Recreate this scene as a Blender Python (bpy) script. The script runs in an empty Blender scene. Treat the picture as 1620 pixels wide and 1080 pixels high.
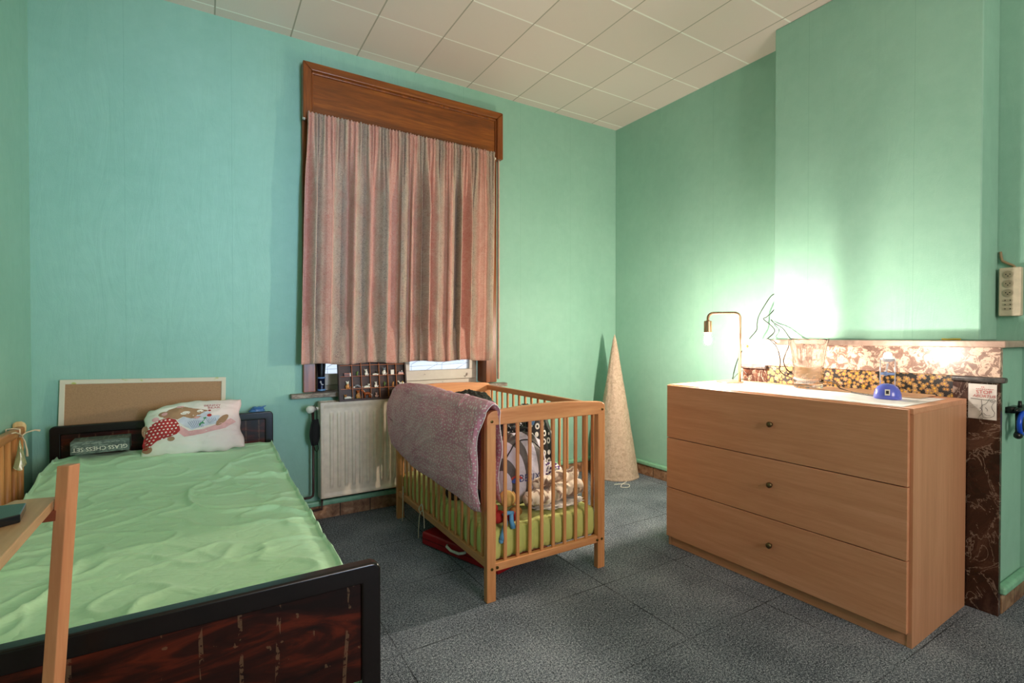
import bpy, bmesh, math, random
from mathutils import Vector, Matrix, noise
from mathutils.bvhtree import BVHTree
random.seed(7)
PI = math.pi
sc = bpy.context.scene
COL = sc.collection

# ------------------------------------------------------------------ camera
cd = bpy.data.cameras.new('camera'); cam = bpy.data.objects.new('camera', cd); COL.objects.link(cam)
cd.sensor_width = 36; cd.sensor_fit = 'HORIZONTAL'; cd.lens = 792/1620*36
cd.clip_start = 0.05
cam.location = (0, 0, 1.2)
cam.rotation_euler = (math.radians(90-0.66), 0, math.radians(-31.55))
sc.camera = cam
# ------------------------------------------------------------------ world (daylight outside the window) and exposure
w = bpy.data.worlds.new('world'); sc.world = w; w.use_nodes = True
w.node_tree.nodes['Background'].inputs[0].default_value = (0.80, 0.88, 1.0, 1)
w.node_tree.nodes['Background'].inputs[1].default_value = 1.05
sc.view_settings.view_transform = 'Standard'; sc.view_settings.look = 'None'
sc.view_settings.gamma = 1; sc.view_settings.use_curve_mapping = False
sc.view_settings.exposure = 0.36
BULB_1 = 2200.0      # emission of the desk lamp bulb
BULB_2 = 1150.0      # emission of the small blue lamp's halogen bulb
def area(name, loc, aim, size, energy, color, spread=180, sy=None):
    l = bpy.data.lights.new(name, 'AREA'); o = bpy.data.objects.new(name, l); COL.objects.link(o)
    l.size = size; l.energy = energy; l.color = color; l.spread = math.radians(spread)
    if sy: l.shape = 'RECTANGLE'; l.size_y = sy
    o.location = loc; o.rotation_euler = (Vector(aim)-Vector(loc)).to_track_quat('-Z', 'Y').to_euler()
    return o
area('rear_fill_light', (1.4, -2.1, 1.9), (1.4, 3.0, 1.6), 1.3, 52, (1.0, 0.83, 0.74))  # added warm ambient fill behind the camera, not a fitting of the room
area('rear_blue_tint_light', (1.3, -2.3, 1.6), (0.22, 3.4, 1.9), 0.5, 6, (0.42, 0.66, 1.0), 34, 2.0)  # added cool light tinting the window wall's left part; rear wall has no window

# ------------------------------------------------------------------ colour and material helpers
def S(h, a=1.0):
    h = h.lstrip('#'); v = [int(h[i:i+2], 16)/255 for i in (0, 2, 4)]
    return tuple((c/12.92 if c <= 0.04045 else ((c+0.055)/1.055)**2.4) for c in v)+(a,)
class N:
    def __init__(s, name):
        s.m = bpy.data.materials.new(name); s.m.use_nodes = True
        s.t = s.m.node_tree; s.b = s.t.nodes['Principled BSDF']
    def n(s, typ, **kw):
        n = s.t.nodes.new(typ)
        for k, v in kw.items():
            if k.startswith('i_'):
                key = k[2:].replace('_', ' ')
                n.inputs[int(key) if key.isdigit() else key].default_value = v
            else: setattr(n, k, v)
        return n
    def l(s, a, b, ao=0):
        if hasattr(a, 'outputs'): a = a.outputs[ao]
        s.t.links.new(a, b)
    def co(s, kind='Object', scale=(1, 1, 1), rot=(0, 0, 0), loc=(0, 0, 0)):
        tc = s.n('ShaderNodeTexCoord'); mp = s.n('ShaderNodeMapping')
        s.l(tc.outputs[kind], mp.inputs[0])
        mp.inputs['Scale'].default_value = scale; mp.inputs['Rotation'].default_value = rot; mp.inputs['Location'].default_value = loc
        return mp.outputs[0]
    def noise(s, co, scale, detail=4, rough=.55, dist=0):
        n = s.n('ShaderNodeTexNoise'); s.l(co, n.inputs['Vector'])
        n.inputs['Scale'].default_value = scale; n.inputs['Detail'].default_value = detail
        n.inputs['Roughness'].default_value = rough; n.inputs['Distortion'].default_value = dist
        return n.outputs[0]
    def ramp(s, fac, stops, interp='LINEAR'):
        r = s.n('ShaderNodeValToRGB'); s.l(fac, r.inputs[0]); r.color_ramp.interpolation = interp
        e = r.color_ramp.elements
        while len(e) < len(stops): e.new(.5)
        for i, (p, c) in enumerate(stops): e[i].position = p; e[i].color = c
        return r.outputs[0]
    def mix(s, fac, a, b, mode='MIX'):
        m = s.n('ShaderNodeMix', data_type='RGBA', blend_type=mode)
        for val, k in ((fac, 0), (a, 6), (b, 7)):
            if hasattr(val, 'is_linked') or hasattr(val, 'links'): s.l(val, m.inputs[k])
            else: m.inputs[k].default_value = val
        return m.outputs[2]
    def math(s, op, a, b=0.0, c=None):
        m = s.n('ShaderNodeMath', operation=op)
        for i, v in enumerate((a, b, c)):
            if v is None: continue
            if hasattr(v, 'links'): s.l(v, m.inputs[i])
            else: m.inputs[i].default_value = v
        return m.outputs[0]
    def bump(s, h, strength=.3, dist=.01, prev=None):
        b = s.n('ShaderNodeBump'); s.l(h, b.inputs['Height'])
        b.inputs['Strength'].default_value = strength; b.inputs['Distance'].default_value = dist
        if prev is not None: s.l(prev, b.inputs['Normal'])
        s.l(b.outputs[0], s.b.inputs['Normal']); return b.outputs[0]
    def col(s, c):
        if hasattr(c, 'links'): s.l(c, s.b.inputs['Base Color'])
        else: s.b.inputs['Base Color'].default_value = c
    def set(s, rough=None, metal=None, spec=None, **k):
        if rough is not None: s.b.inputs['Roughness'].default_value = rough
        if metal is not None: s.b.inputs['Metallic'].default_value = metal
        if spec is not None: s.b.inputs['Specular IOR Level'].default_value = spec
        for a, v in k.items(): s.b.inputs[a.replace('_', ' ')].default_value = v
        return s.m
def sep(q, co):
    x = q.n('ShaderNodeSeparateXYZ'); q.l(co, x.inputs[0]); return x.outputs
_pl = {}
def plain(name, hexc, rough=.5, metal=0, var=.06, scale=25, bump=.0, **k):
    if name in _pl: return _pl[name]
    q = N(name); c = S(hexc); co = q.co()
    f = q.noise(co, scale, 3)
    lo = tuple(max(0, v*(1-var*2)) for v in c[:3])+(1,); hi = tuple(min(1, v*(1+var*2)) for v in c[:3])+(1,)
    q.col(q.ramp(f, [(.3, lo), (.7, hi)]))
    if bump: q.bump(q.noise(co, scale*4, 3), bump, .002)
    _pl[name] = q.set(rough, metal, **k); return _pl[name]
def wood(name, a, b, axis='Z', rough=.45, fine=60, stretch=18, spec=.4, mid=None, dist=1.2):
    q = N(name)
    sc_ = {'X': (1, stretch, stretch), 'Y': (stretch, 1, stretch), 'Z': (stretch, stretch, 1)}[axis]
    co = q.co('Object', sc_)
    n1 = q.noise(co, 1.2, 5, .6, dist); n2 = q.noise(co, fine/8, 3, .6)
    f = q.math('ADD', q.math('MULTIPLY', n1, .65), q.math('MULTIPLY', n2, .35))
    q.col(q.ramp(f, [(.33, S(a)), (.66, S(b))] if not mid else [(.3, S(a)), (.5, S(mid)), (.7, S(b))]))
    q.bump(n2, .08, .002)
    return q.set(rough, spec=spec)

# ------------------------------------------------------------------ mesh helpers
def mark(o, label=None, cat=None, group=None, kind=None):
    if label: o['label'] = label
    if cat: o['category'] = cat
    if group: o['group'] = group
    if kind: o['kind'] = kind
    return o
def thing(name, label, cat, loc, group=None):
    o = bpy.data.objects.new(name, None); COL.objects.link(o); o.location = loc
    o.empty_display_size = .05
    o['w'] = 0; del o['w']
    return mark(o, label, cat, group)
def worldloc(o):
    v = Vector((0, 0, 0))
    while o is not None: v = v+Vector(o.location); o = o.parent
    return v
class B:
    """collects shapes given in world coordinates"""
    def __init__(s, M=None): s.bm = bmesh.new(); s.uv = s.bm.loops.layers.uv.new('UVMap'); s.M = M
    def _x(s, vs):
        if s.M is not None:
            for v in vs: v.co = s.M @ v.co
        return vs
    def box(s, x0, x1, y0, y1, z0, z1, M=None):
        P = [(x, y, z) for x in (x0, x1) for y in (y0, y1) for z in (z0, z1)]
        v = [s.bm.verts.new(p) for p in P]
        if M is not None:
            for a in v: a.co = M @ a.co
        s._x(v)
        for f in ((0, 1, 3, 2), (4, 6, 7, 5), (0, 4, 5, 1), (2, 3, 7, 6), (0, 2, 6, 4), (1, 5, 7, 3)):
            s.bm.faces.new([v[i] for i in f])
        return s
    def tube(s, pts, r, seg=10, caps=True, closed=False):
        pts = [Vector(p) for p in pts]; n = len(pts)
        rr = r if isinstance(r, (list, tuple)) else [r]*n
        rings = []; up = None
        for i, p in enumerate(pts):
            if closed: d = pts[(i+1) % n]-pts[i-1]
            else: d = pts[min(i+1, n-1)]-pts[max(i-1, 0)]
            d.normalize()
            if up is None:
                a = Vector((0, 0, 1)) if abs(d.z) < .9 else Vector((1, 0, 0))
                up = (a-d*a.dot(d)).normalized()
            else: up = (up-d*up.dot(d)).normalized()
            q = d.cross(up)
            rings.append(s._x([s.bm.verts.new(p+(up*math.cos(2*PI*k/seg)+q*math.sin(2*PI*k/seg))*rr[i]) for k in range(seg)]))
        m = n if closed else n-1
        for i in range(m):
            A, C = rings[i], rings[(i+1) % n]
            for k in range(seg): s.bm.faces.new((A[k], A[(k+1) % seg], C[(k+1) % seg], C[k]))
        if caps and not closed:
            s.bm.faces.new(rings[0][::-1]); s.bm.faces.new(rings[-1])
        return s
    def lathe(s, c, prof, seg=28, sx=1, sy=1):
        """prof: list of (r, z) bottom to top"""
        c = Vector(c); rings = []
        for r, z in prof:
            rings.append(s._x([s.bm.verts.new(c+Vector((r*sx*math.cos(2*PI*k/seg), r*sy*math.sin(2*PI*k/seg), z))) for k in range(seg)]))
        for A, C in zip(rings, rings[1:]):
            for k in range(seg): s.bm.faces.new((A[k], A[(k+1) % seg], C[(k+1) % seg], C[k]))
        if prof[0][0] > 1e-6: s.bm.faces.new(rings[0][::-1])
        if prof[-1][0] > 1e-6: s.bm.faces.new(rings[-1])
        return s
    def ball(s, c, r, sub=2, M=None):
        if not isinstance(r, (tuple, list)): r = (r, r, r)
        T = Matrix.Translation(c) @ (M if M is not None else Matrix.Identity(4)) @ Matrix.Diagonal((*r, 1))
        o = bmesh.ops.create_icosphere(s.bm, subdivisions=sub, radius=1, matrix=T)
        s._x(o['verts']); return s
    def prism(s, pts2, fa, fb):
        """pts2 polygon; fa, fb map (u,v) to near and far 3-D points"""
        a = s._x([s.bm.verts.new(fa(*p)) for p in pts2]); b = s._x([s.bm.verts.new(fb(*p)) for p in pts2])
        n = len(pts2)
        s.bm.faces.new(a); s.bm.faces.new(b[::-1])
        for i in range(n): s.bm.faces.new((a[i], b[i], b[(i+1) % n], a[(i+1) % n]))
        return s
    def grid(s, f, nu, nv, closed_u=False, uvs=(1, 1), flip=False):
        vs = [[s.bm.verts.new(f(i/nu, j/nv)) for j in range(nv+1)] for i in range(nu if closed_u else nu+1)]
        for row in vs: s._x(row)
        for i in range(nu):
            for j in range(nv):
                i2 = (i+1) % len(vs) if closed_u else i+1
                q = [vs[i][j], vs[i2][j], vs[i2][j+1], vs[i][j+1]]
                t = [(i, j), (i+1, j), (i+1, j+1), (i, j+1)]
                if flip: q.reverse(); t.reverse()
                fc = s.bm.faces.new(q)
                for lp, (a, b) in zip(fc.loops, t): lp[s.uv].uv = (a/nu*uvs[0], b/nv*uvs[1])
        return s
    def pad(s, P, th, nu, nv, uvs=(1, 1)):
        """closed cushion: mid surface P(u,v), half thickness th(u,v) along the local normal"""
        e = 1e-3
        def nrm(u, v):
            a = P(min(u+e, 1), v)-P(max(u-e, 0), v); b = P(u, min(v+e, 1))-P(u, max(v-e, 0))
            n = a.cross(b); return n.normalized() if n.length > 1e-12 else Vector((0, 0, 1))
        s.grid(lambda u, v: P(u, v)+nrm(u, v)*th(u, v), nu, nv, uvs=uvs)
        s.grid(lambda u, v: P(u, v)-nrm(u, v)*th(u, v), nu, nv, uvs=uvs, flip=True)
        bmesh.ops.remove_doubles(s.bm, verts=s.bm.verts, dist=2e-4)
        return s
    def done(s, name, mat, parent=None, smooth=False, bevel=0, seg=2, origin=None, label=None, solid=0, sub=0, fix=True):
        bm = s.bm
        if fix: bmesh.ops.recalc_face_normals(bm, faces=bm.faces)
        if parent is not None: off = worldloc(parent)
        elif origin is not None: off = Vector(origin)
        else:
            xs = [v.co for v in bm.verts]
            off = Vector(((min(p.x for p in xs)+max(p.x for p in xs))/2, (min(p.y for p in xs)+max(p.y for p in xs))/2, min(p.z for p in xs)))
        loc = Vector((0, 0, 0)) if parent is not None else off
        for v in bm.verts: v.co -= off
        me = bpy.data.meshes.new(name); bm.to_mesh(me); bm.free()
        if smooth:
            me.polygons.foreach_set('use_smooth', [True]*len(me.polygons))
        o = bpy.data.objects.new(name, me); COL.objects.link(o); o.location = loc
        for m_ in (mat if isinstance(mat, list) else [mat]): me.materials.append(m_)
        if parent is not None: o.parent = parent
        if solid: md = o.modifiers.new('solid', 'SOLIDIFY'); md.thickness = solid; md.offset = 0
        if bevel: md = o.modifiers.new('bevel', 'BEVEL'); md.width = bevel; md.segments = seg; md.limit_method = 'ANGLE'; md.angle_limit = math.radians(35)
        if sub: md = o.modifiers.new('sub', 'SUBSURF'); md.levels = sub; md.render_levels = sub
        if smooth and (bevel or smooth == 'auto'):
            md = o.modifiers.new('wn', 'WEIGHTED_NORMAL')
        if label: o['label'] = label
        return o
def struct(o): o['kind'] = 'structure'; return o
def fbm(x, y=0, z=0, o=4): return noise.fractal(Vector((x, y, z)), 1.0, 2.0, o)
def sm(a, b, x): t = max(0, min(1, (x-a)/(b-a))); return t*t*(3-2*t)
def text_bm(txt, size, mapf, extrude=.0, b=None, align='CENTER', shear=0, sub=0):
    cu = bpy.data.curves.new('t', 'FONT'); cu.body = txt; cu.size = size; cu.align_x = align; cu.align_y = 'CENTER'; cu.shear = shear
    cu.resolution_u = 3
    o = bpy.data.objects.new('t', cu); COL.objects.link(o)
    bpy.context.view_layer.update()
    me = bpy.data.meshes.new_from_object(o.evaluated_get(bpy.context.evaluated_depsgraph_get()))
    b = b or B()
    vs = [b.bm.verts.new(mapf(v.co.x, v.co.y)) for v in me.vertices]
    b._x(vs)
    for p in me.polygons:
        try: b.bm.faces.new([vs[i] for i in p.vertices])
        except ValueError: pass
    bpy.data.objects.remove(o); bpy.data.curves.remove(cu); bpy.data.meshes.remove(me)
    return b
def blobm(b, c, r, p=2.0, amp=.0, fr=8, nu=40, nv=24, M=None, seed=0, flat=None, uvs=(1, 1), crease=0):
    """superellipsoid lump with folds"""
    def f(u, v):
        th = 2*PI*u; ph = PI*(v-.5)
        def sg(w_, e): return math.copysign(abs(w_)**e, w_)
        d = Vector((sg(math.cos(ph), 2/p)*sg(math.cos(th), 2/p), sg(math.cos(ph), 2/p)*sg(math.sin(th), 2/p), sg(math.sin(ph), 2/p)))
        k = 1+amp*fbm(d.x*fr*.3+seed, d.y*fr*.3, d.z*fr*.3, 4)
        if crease: k -= crease*abs(fbm(d.x*fr*.5+seed+9, d.y*fr*.5, d.z*fr*.2, 3))
        q = Vector((d.x*r[0]*k, d.y*r[1]*k, d.z*r[2]*k))
        if M is not None: q = M @ q
        q += Vector(c)
        if flat is not None and q.z < flat: q.z = flat+(q.z-flat)*.02
        return q
    b.grid(f, nu, nv, closed_u=True, uvs=uvs)
    bmesh.ops.remove_doubles(b.bm, verts=b.bm.verts, dist=1e-5)
    return b
def RZ(a): return Matrix.Rotation(a, 4, 'Z')
def at(x, y, z, rz=0, rx=0, ry=0): return Matrix.Translation((x, y, z)) @ RZ(rz) @ Matrix.Rotation(ry, 4, 'Y') @ Matrix.Rotation(rx, 4, 'X')

# ------------------------------------------------------------------ room sizes
WL, WR, WY, CZ, WB = -0.755, 3.25, 3.46, 3.095, -2.5

# green painted wallpaper
def wall_mat():
    q = N('green_painted_wallpaper'); co = q.co()
    big = q.noise(co, 1.3, 4, .6); small = q.noise(co, 14, 5, .65)
    f = q.math('ADD', q.math('MULTIPLY', big, .6), q.math('MULTIPLY', small, .4))
    o = sep(q, q.n('ShaderNodeNewGeometry').outputs['Position'])
    t = q.math('FRACT', q.math('DIVIDE', q.math('ADD', q.math('ADD', o[0], o[1]), q.math('MULTIPLY', q.math('SUBTRACT', q.noise(co, 2, 3), .5), .008)), .515))
    seam = q.math('LESS_THAN', t, .004)
    q.col(q.mix(q.math('MULTIPLY', seam, .35), q.ramp(f, [(.3, S('#88b9a6')), (.7, S('#9ac8b6'))]), S('#5f9480')))
    n = q.bump(q.noise(co, 160, 3, .6), .25, .002)
    w1 = q.noise(q.co('Object', (1.2, 1.2, .25)), 7, 4, .6, 1.0)
    n = q.bump(w1, .35, .012, n)
    return q.set(.55, spec=.35)
M_WALL = wall_mat()
def ceil_mat():
    q = N('white_ceiling_tiles'); tc = q.n('ShaderNodeTexCoord'); geo = q.n('ShaderNodeNewGeometry')
    o = sep(q, geo.outputs['Position'])
    def gl(c, off, w_):
        t = q.math('FRACT', q.math('DIVIDE', q.math('SUBTRACT', c, off), .414))
        return q.math('LESS_THAN', q.math('ABSOLUTE', q.math('SUBTRACT', t, .5)), .5-w_), t
    gx, tx = gl(o[0], .0623, .010); gy, ty = gl(o[1], 3.374-.414*20, .013)
    g = q.math('MULTIPLY', gx, gy)
    cx = q.math('FLOOR', q.math('DIVIDE', q.math('SUBTRACT', o[0], .0623), .414)); cy = q.math('FLOOR', q.math('DIVIDE', q.math('SUBTRACT', o[1], 3.374-8.28), .414))
    wn = q.n('ShaderNodeTexWhiteNoise', noise_dimensions='2D'); cb = q.n('ShaderNodeCombineXYZ'); q.l(cx, cb.inputs[0]); q.l(cy, cb.inputs[1]); q.l(cb.outputs[0], wn.inputs[0])
    tile = q.ramp(wn.outputs[0], [(0, S('#e2d3cb')), (1, S('#ecddd6'))])
    q.col(q.mix(gx, S('#b3a99c'), q.mix(gy, S('#fffaf4'), tile)))
    n = q.bump(g, .6, .006)
    q.bump(q.noise(geo.outputs['Position'], 130, 2, .6), .25, .002, n)
    return q.set(.8, spec=.2)
def carpet_mat():
    q = N('grey_blue_carpet_tiles'); geo = q.n('ShaderNodeNewGeometry'); P = geo.outputs['Position']
    o = sep(q, P)
    n1 = q.noise(P, 260, 2, .7); n2 = q.noise(P, 110, 4, .8); n3 = q.noise(P, 3, 3, .5)
    f = q.math('ADD', q.math('MULTIPLY', n1, .5), q.math('ADD', q.math('MULTIPLY', n2, .4), q.math('MULTIPLY', n3, .1)))
    base = q.ramp(f, [(.41, S('#181f27')), (.5, S('#67717c')), (.59, S('#c4ccd6'))])
    wob = q.math('MULTIPLY', q.math('SUBTRACT', q.noise(P, 30, 2), .5), .004)
    def gl(c, off):
        t = q.math('FRACT', q.math('DIVIDE', q.math('ADD', q.math('SUBTRACT', c, off), wob), .505))
        return q.math('MINIMUM', t, q.math('SUBTRACT', 1.0, t))
    d = q.math('MINIMUM', gl(o[0], .622-5.05), gl(o[1], 1.815-5.05))
    seam = q.math('LESS_THAN', d, .0045)
    q.col(q.mix(q.math('MULTIPLY', seam, q.ramp(q.noise(P, 2.2, 2), [(.42, (.15, .15, .15, 1)), (.6, (.8, .8, .8, 1))])), base, S('#14181a')))
    q.bump(f, .9, .008)
    return q.set(.95, spec=.1)

# ------------------------------------------------------------------ shell
b = B(); b.box(WL-.3, WR+.3, WB-.2, WY+.35, -.1, 0); struct(b.done('floor', carpet_mat(), origin=(0, 0, 0)))
b = B(); b.box(WL-.3, WR+.3, WB-.2, WY+.35, CZ, CZ+.1); struct(b.done('ceiling', ceil_mat(), origin=(0, 0, CZ)))
# window wall with its opening
ox0, ox1, oz0, oz1 = .60, 1.90, .80, 2.80
b = B(); b.box(WL-.2, ox0, WY, WY+.22, 0, CZ); b.box(ox1, WR+.2, WY, WY+.22, 0, CZ)
b.box(ox0, ox1, WY, WY+.22, 0, oz0); b.box(ox0, ox1, WY, WY+.22, oz1, CZ)
struct(b.done('wall_window_side', M_WALL, origin=(0, WY, 0)))
def wavy_edge(z, s): return .003*noise.noise(Vector((z*3, s, 0)))
b = B(); b.box(WL-.2, WL, WB-.2, WY, 0, CZ); struct(b.done('wall_left', M_WALL, origin=(WL, 0, 0)))
b = B(); b.box(WR, WR+.2, WB-.2, WY, 0, CZ); struct(b.done('wall_right', M_WALL, origin=(WR, 0, 0)))
b = B(); b.box(WL, WR, WB-.2, WB, 0, CZ); struct(b.done('wall_rear', M_WALL, origin=(0, WB, 0)))
# chimney breast: lower body behind the marble, narrower upper body over the shelf
b = B(); b.box(2.905, WR, .742, 1.905, 0, 1.150)
def breast(u, v):
    z = 1.178+v*(CZ-1.178)
    # outline in plan with slightly rounded, papered corners
    return None
b.box(3.03, WR, .832, 1.812, 1.178, CZ)
struct(b.done('wall_chimney', M_WALL, origin=(3.03, 1.3, 0), bevel=.008, seg=3, smooth=True))
# baseboards: worn tiles with a painted green ledge above
def tile_mat():
    q = N('brown_marble_skirting_tiles'); geo = q.n('ShaderNodeNewGeometry'); P = geo.outputs['Position']; o = sep(q, P)
    f = q.noise(P, 22, 5, .6, .6)
    c = q.ramp(f, [(.3, S('#6b4a36')), (.55, S('#9a7558')), (.75, S('#c0a084'))])
    t = q.math('FRACT', q.math('DIVIDE', q.math('ADD', o[0], o[1]), .2))
    q.col(q.mix(q.math('LESS_THAN', t, .03), c, S('#2a1c14'))); q.bump(f, .2, .002)
    return q.set(.4)
M_TILE = tile_mat()
M_LEDGE = plain('green_gloss_paint', '#86bfa0', .35, var=.08)
def baseboard(name, x0, x1, y0, y1, ledge):
    b = B(); b.box(x0, x1, y0, y1, 0, .088); o = struct(b.done(name, M_TILE, bevel=.003))
    b = B(); b.box(*ledge, .086, .122); b.done('painted_ledge', M_LEDGE, o, smooth=True, bevel=.012, seg=4, label='green painted ledge')
baseboard('baseboard_right', WR-.022, WR, 1.91, WY, (WR-.034, WR+.001, 1.908, WY))
baseboard('baseboard_window_side', WL, WR-.022, WY-.022, WY, (WL, WR-.034, WY-.034, WY+.001))
baseboard('baseboard_chimney', 2.92, WR, .722, .742, (2.905, WR, .706, .743))
baseboard('baseboard_left', WL, WL+.02, WB, WY-.022, (WL-.001, WL+.03, WB, WY-.034))

# ------------------------------------------------------------------ window: casing, panel, frame, panes
M_OAK = wood('brown_varnished_oak', '#562a0a', '#9c571d', 'Z', .32, stretch=20, spec=.5, mid='#7c3f12')
M_OAKX = wood('brown_varnished_oak_panel', '#5c2f0c', '#a66020', 'X', .32, stretch=14, spec=.5, mid='#824514')
win = thing('window_1', None, None, (1.26, WY, .81)); struct(win)
b = B(); b.box(.537, .610, WY-.035, WY+.12, .835, 2.60); b.done('casing_jamb', M_OAK, win, bevel=.004)
b = B(); b.box(1.868, 1.962, WY-.035, WY+.12, .835, 2.60); b.done('casing_jamb', M_OAK, win, bevel=.004)
# head panel with a mitred frame
b = B(); b.box(.575, 1.955, WY-.050, WY+.0, 2.56, 2.905); b.done('head_panel', M_OAKX, win, bevel=.002)
b = B()
yo, yi = WY-.075, WY-.002
def frm(p): return b.prism(p, lambda u, v: Vector((u, yo, v)), lambda u, v: Vector((u, yi, v)))
X0, X1, Z0, Z1 = .537, 1.998, 2.575, 2.935
b.prism([(X0, Z1), (X1, Z1), (X1-.052, Z1-.052), (X0+.052, Z1-.052)], lambda u, v: Vector((u, yo, v)), lambda u, v: Vector((u, yi, v)))
b.done('head_moulding', M_OAKX, win, bevel=.006, seg=3)
for xs in ([(X0, Z1), (X0+.052, Z1-.052), (X0+.052, Z0-.01), (X0, Z0-.01)], [(X1, Z1), (X1-.052, Z1-.052), (X1-.052, Z0), (X1, Z0)]):
    b = B(); b.prism(xs, lambda u, v: Vector((u, yo, v)), lambda u, v: Vector((u, yi, v))); b.done('side_moulding', M_OAK, win, bevel=.006, seg=3)
b = B(); b.box(X0+.05, X1-.05, WY-.062, WY-.045, Z1-.068, Z1-.050)
b.box(X0+.05, X0+.064, WY-.062, WY-.045, Z0, Z1-.05); b.box(X1-.064, X1-.05, WY-.062, WY-.045, Z0, Z1-.05)
b.done('inner_bead', M_OAK, win, bevel=.005, seg=3)
# flaking white paint on the sashes
def flaky():
    q = N('flaking_white_paint'); co = q.co()
    n = q.noise(co, 9, 6, .7, .4); c = q.ramp(n, [(.0, S('#5a4636')), (.335, S('#6b5747')), (.36, S('#d5cdbf')), (1, S('#e6dfd3'))])
    q.col(c); q.bump(n, .35, .004); return q.set(.45)
M_FLAKE = flaky()
fy0, fy1 = 3.575, 3.615
b = B(); b.box(.612, 1.868, fy0+.01, fy1+.03, .80, .862); b.box(.612, .662, fy0+.01, fy1+.03, .862, 2.80); b.box(1.838, 1.868, fy0+.01, fy1+.03, .862, 2.80)
b.box(.612, 1.868, fy0+.01, fy1+.03, 2.74, 2.80); b.done('window_frame', M_FLAKE, win, bevel=.004)
def sash(x0, x1, bl, br):
    b = B(); z0, z1 = .865, 2.738
    b.box(x0, x1, fy0-.02, fy1, z0, z0+.075); b.box(x0, x1, fy0-.02, fy1, z1-.06, z1)
    b.box(x0, x0+bl, fy0-.02, fy1, z0+.075, z1-.06); b.box(x1-br, x1, fy0-.02, fy1, z0+.075, z1-.06)
    s = b.done('sash', M_FLAKE, win, bevel=.004)
    return s
def pane_mat():
    q = N('frosted_window_glass'); q.col((.86, .92, .98, 1)); q.b.inputs['Transmission Weight'].default_value = .95
    q.b.inputs['IOR'].default_value = 1.45; q.bump(q.noise(q.co(), 60, 3), .35, .002)
    return q.set(.35)
M_PANE = pane_mat(); M_LEAD = plain('thin_grey_lead_line', '#7d8794', .5)
for (x0, x1, bl, br) in ((.664, 1.232, .030, .055), (1.236, 1.836, .058, .05)):
    s_ = sash(x0, x1, bl, br)
    b = B(); b.box(x0+bl, x1-br, fy0+.006, fy0+.010, .94, 2.678); pn = b.done('pane', M_PANE, s_)
    b = B(); yy = fy0+.001; n = 4; wx = (x1-br-x0-bl)/n
    for i in range(n):
        xa = x0+bl+wx*i; pts = [(xa+.02, yy, .942)]
        for k in range(1, 12): pts.append((xa+.02+wx*.75*(k % 2 if i % 2 else (k//2) % 2), yy, .942+k*.045))
        b.tube(pts, .0012, 5)
    b.tube([(x0+bl, yy, .97), (x1-br, yy, .985)], .001, 5)
    b.done('lead_lines', M_LEAD, s_)
# sill: stone slab with worn front
def sill_mat():
    q = N('worn_stone_sill'); n = q.noise(q.co('Object', (1, 3, 3)), 18, 6, .7, .5)
    q.col(q.ramp(n, [(.3, S('#54483f')), (.5, S('#96897c')), (.7, S('#c4b9aa'))])); q.bump(n, .5, .005); return q.set(.6)
b = B(); b.box(.462, 2.045, WY-.062, WY+.14, .800, .828); b.done('window_sill', sill_mat(), win, bevel=.004)
# roller blind strap on the right jamb
b = B(); b.box(1.966, 1.976, WY-.055, WY-.035, .86, 2.57); b.done('blind_strap', plain('pink_strap', '#c9a493', .7), win)

# ------------------------------------------------------------------ curtain and rod
def curtain_mat():
    q = N('pink_taupe_striped_curtain'); uv = q.co('UV'); o = sep(q, uv)
    wob = q.math('MULTIPLY', q.math('SUBTRACT', q.noise(q.co('UV', (1.5, 3, 1)), 4, 3), .5), .035)
    u = q.math('FRACT', q.math('DIVIDE', q.math('ADD', o[0], wob), .235))
    band = q.ramp(u, [(0, S('#bb8073')), (.2, S('#c48678')), (.30, S('#a88f7d')), (.5, S('#80726a')), (.62, S('#766a61')), (.72, S('#9f8b79')), (.85, S('#bb8073')), (1, S('#bb8073'))])
    n1 = q.noise(q.co('UV', (1, 1, 1)), 42, 5, .75, 2.5)
    pat = q.ramp(n1, [(.42, (0, 0, 0, 1)), (.49, (1, 1, 1, 1)), (.56, (0, 0, 0, 1))])
    c = q.mix(q.math('MULTIPLY', pat, .5), band, S('#dcc9b4'))
    n2 = q.noise(q.co('UV', (1, .6, 1)), 9, 4, .6, 1)
    c = q.mix(q.ramp(n2, [(.45, (0, 0, 0, 1)), (.75, (.45, .45, .45, 1))]), c, S('#a86c60'))
    q.col(c); q.bump(q.noise(uv, 500, 2), .15, .001)
    q.b.inputs['Sheen Weight'].default_value = .25
    return q.set(.75, spec=.15)
cx0, cx1, cz0, cz1 = .560, 1.905, 1.018, 2.575
def fold(u):     # large hanging folds
    return math.sin(2*PI*(u*15+.55*math.sin(u*9+1)+.3*math.sin(u*23)))*(.75+.35*math.sin(u*31+2))
def cur(u, v):
    # v 0 bottom .. 1 top
    zt = cz1+.028
    z = cz0+v*(zt-cz0)
    d = zt-z
    fl = sm(.05, .55, d)
    flare = (.018*(1-v)*(1-u)) * -1
    gath = math.sin(2*PI*u*52+3*math.sin(u*17))*.0065+math.sin(2*PI*u*83)*.003
    depth = fl*fold(u)*.040+(1-fl*.85)*gath
    x = cx0+u*(cx1-cx0)+flare*2.0-.03*(1-v)*u+.012*fl*math.cos(2*PI*(u*15+.55*math.sin(u*9+1)))*1
    y = 3.350-depth
    tight = math.exp(-((d-.028)/.010)**2)
    y = y*(1-.5*tight)+3.372*.5*tight
    y = min(y, 3.392)
    if v < .15: y = min(y, 3.366-.022*(1-v/.15))
    if d < .012: z += .004*math.sin(2*PI*u*67)
    y += .006*fbm(u*8, v*5)
    if v < .02: z += .006*math.sin(u*25)
    return Vector((x, y, z))
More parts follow.
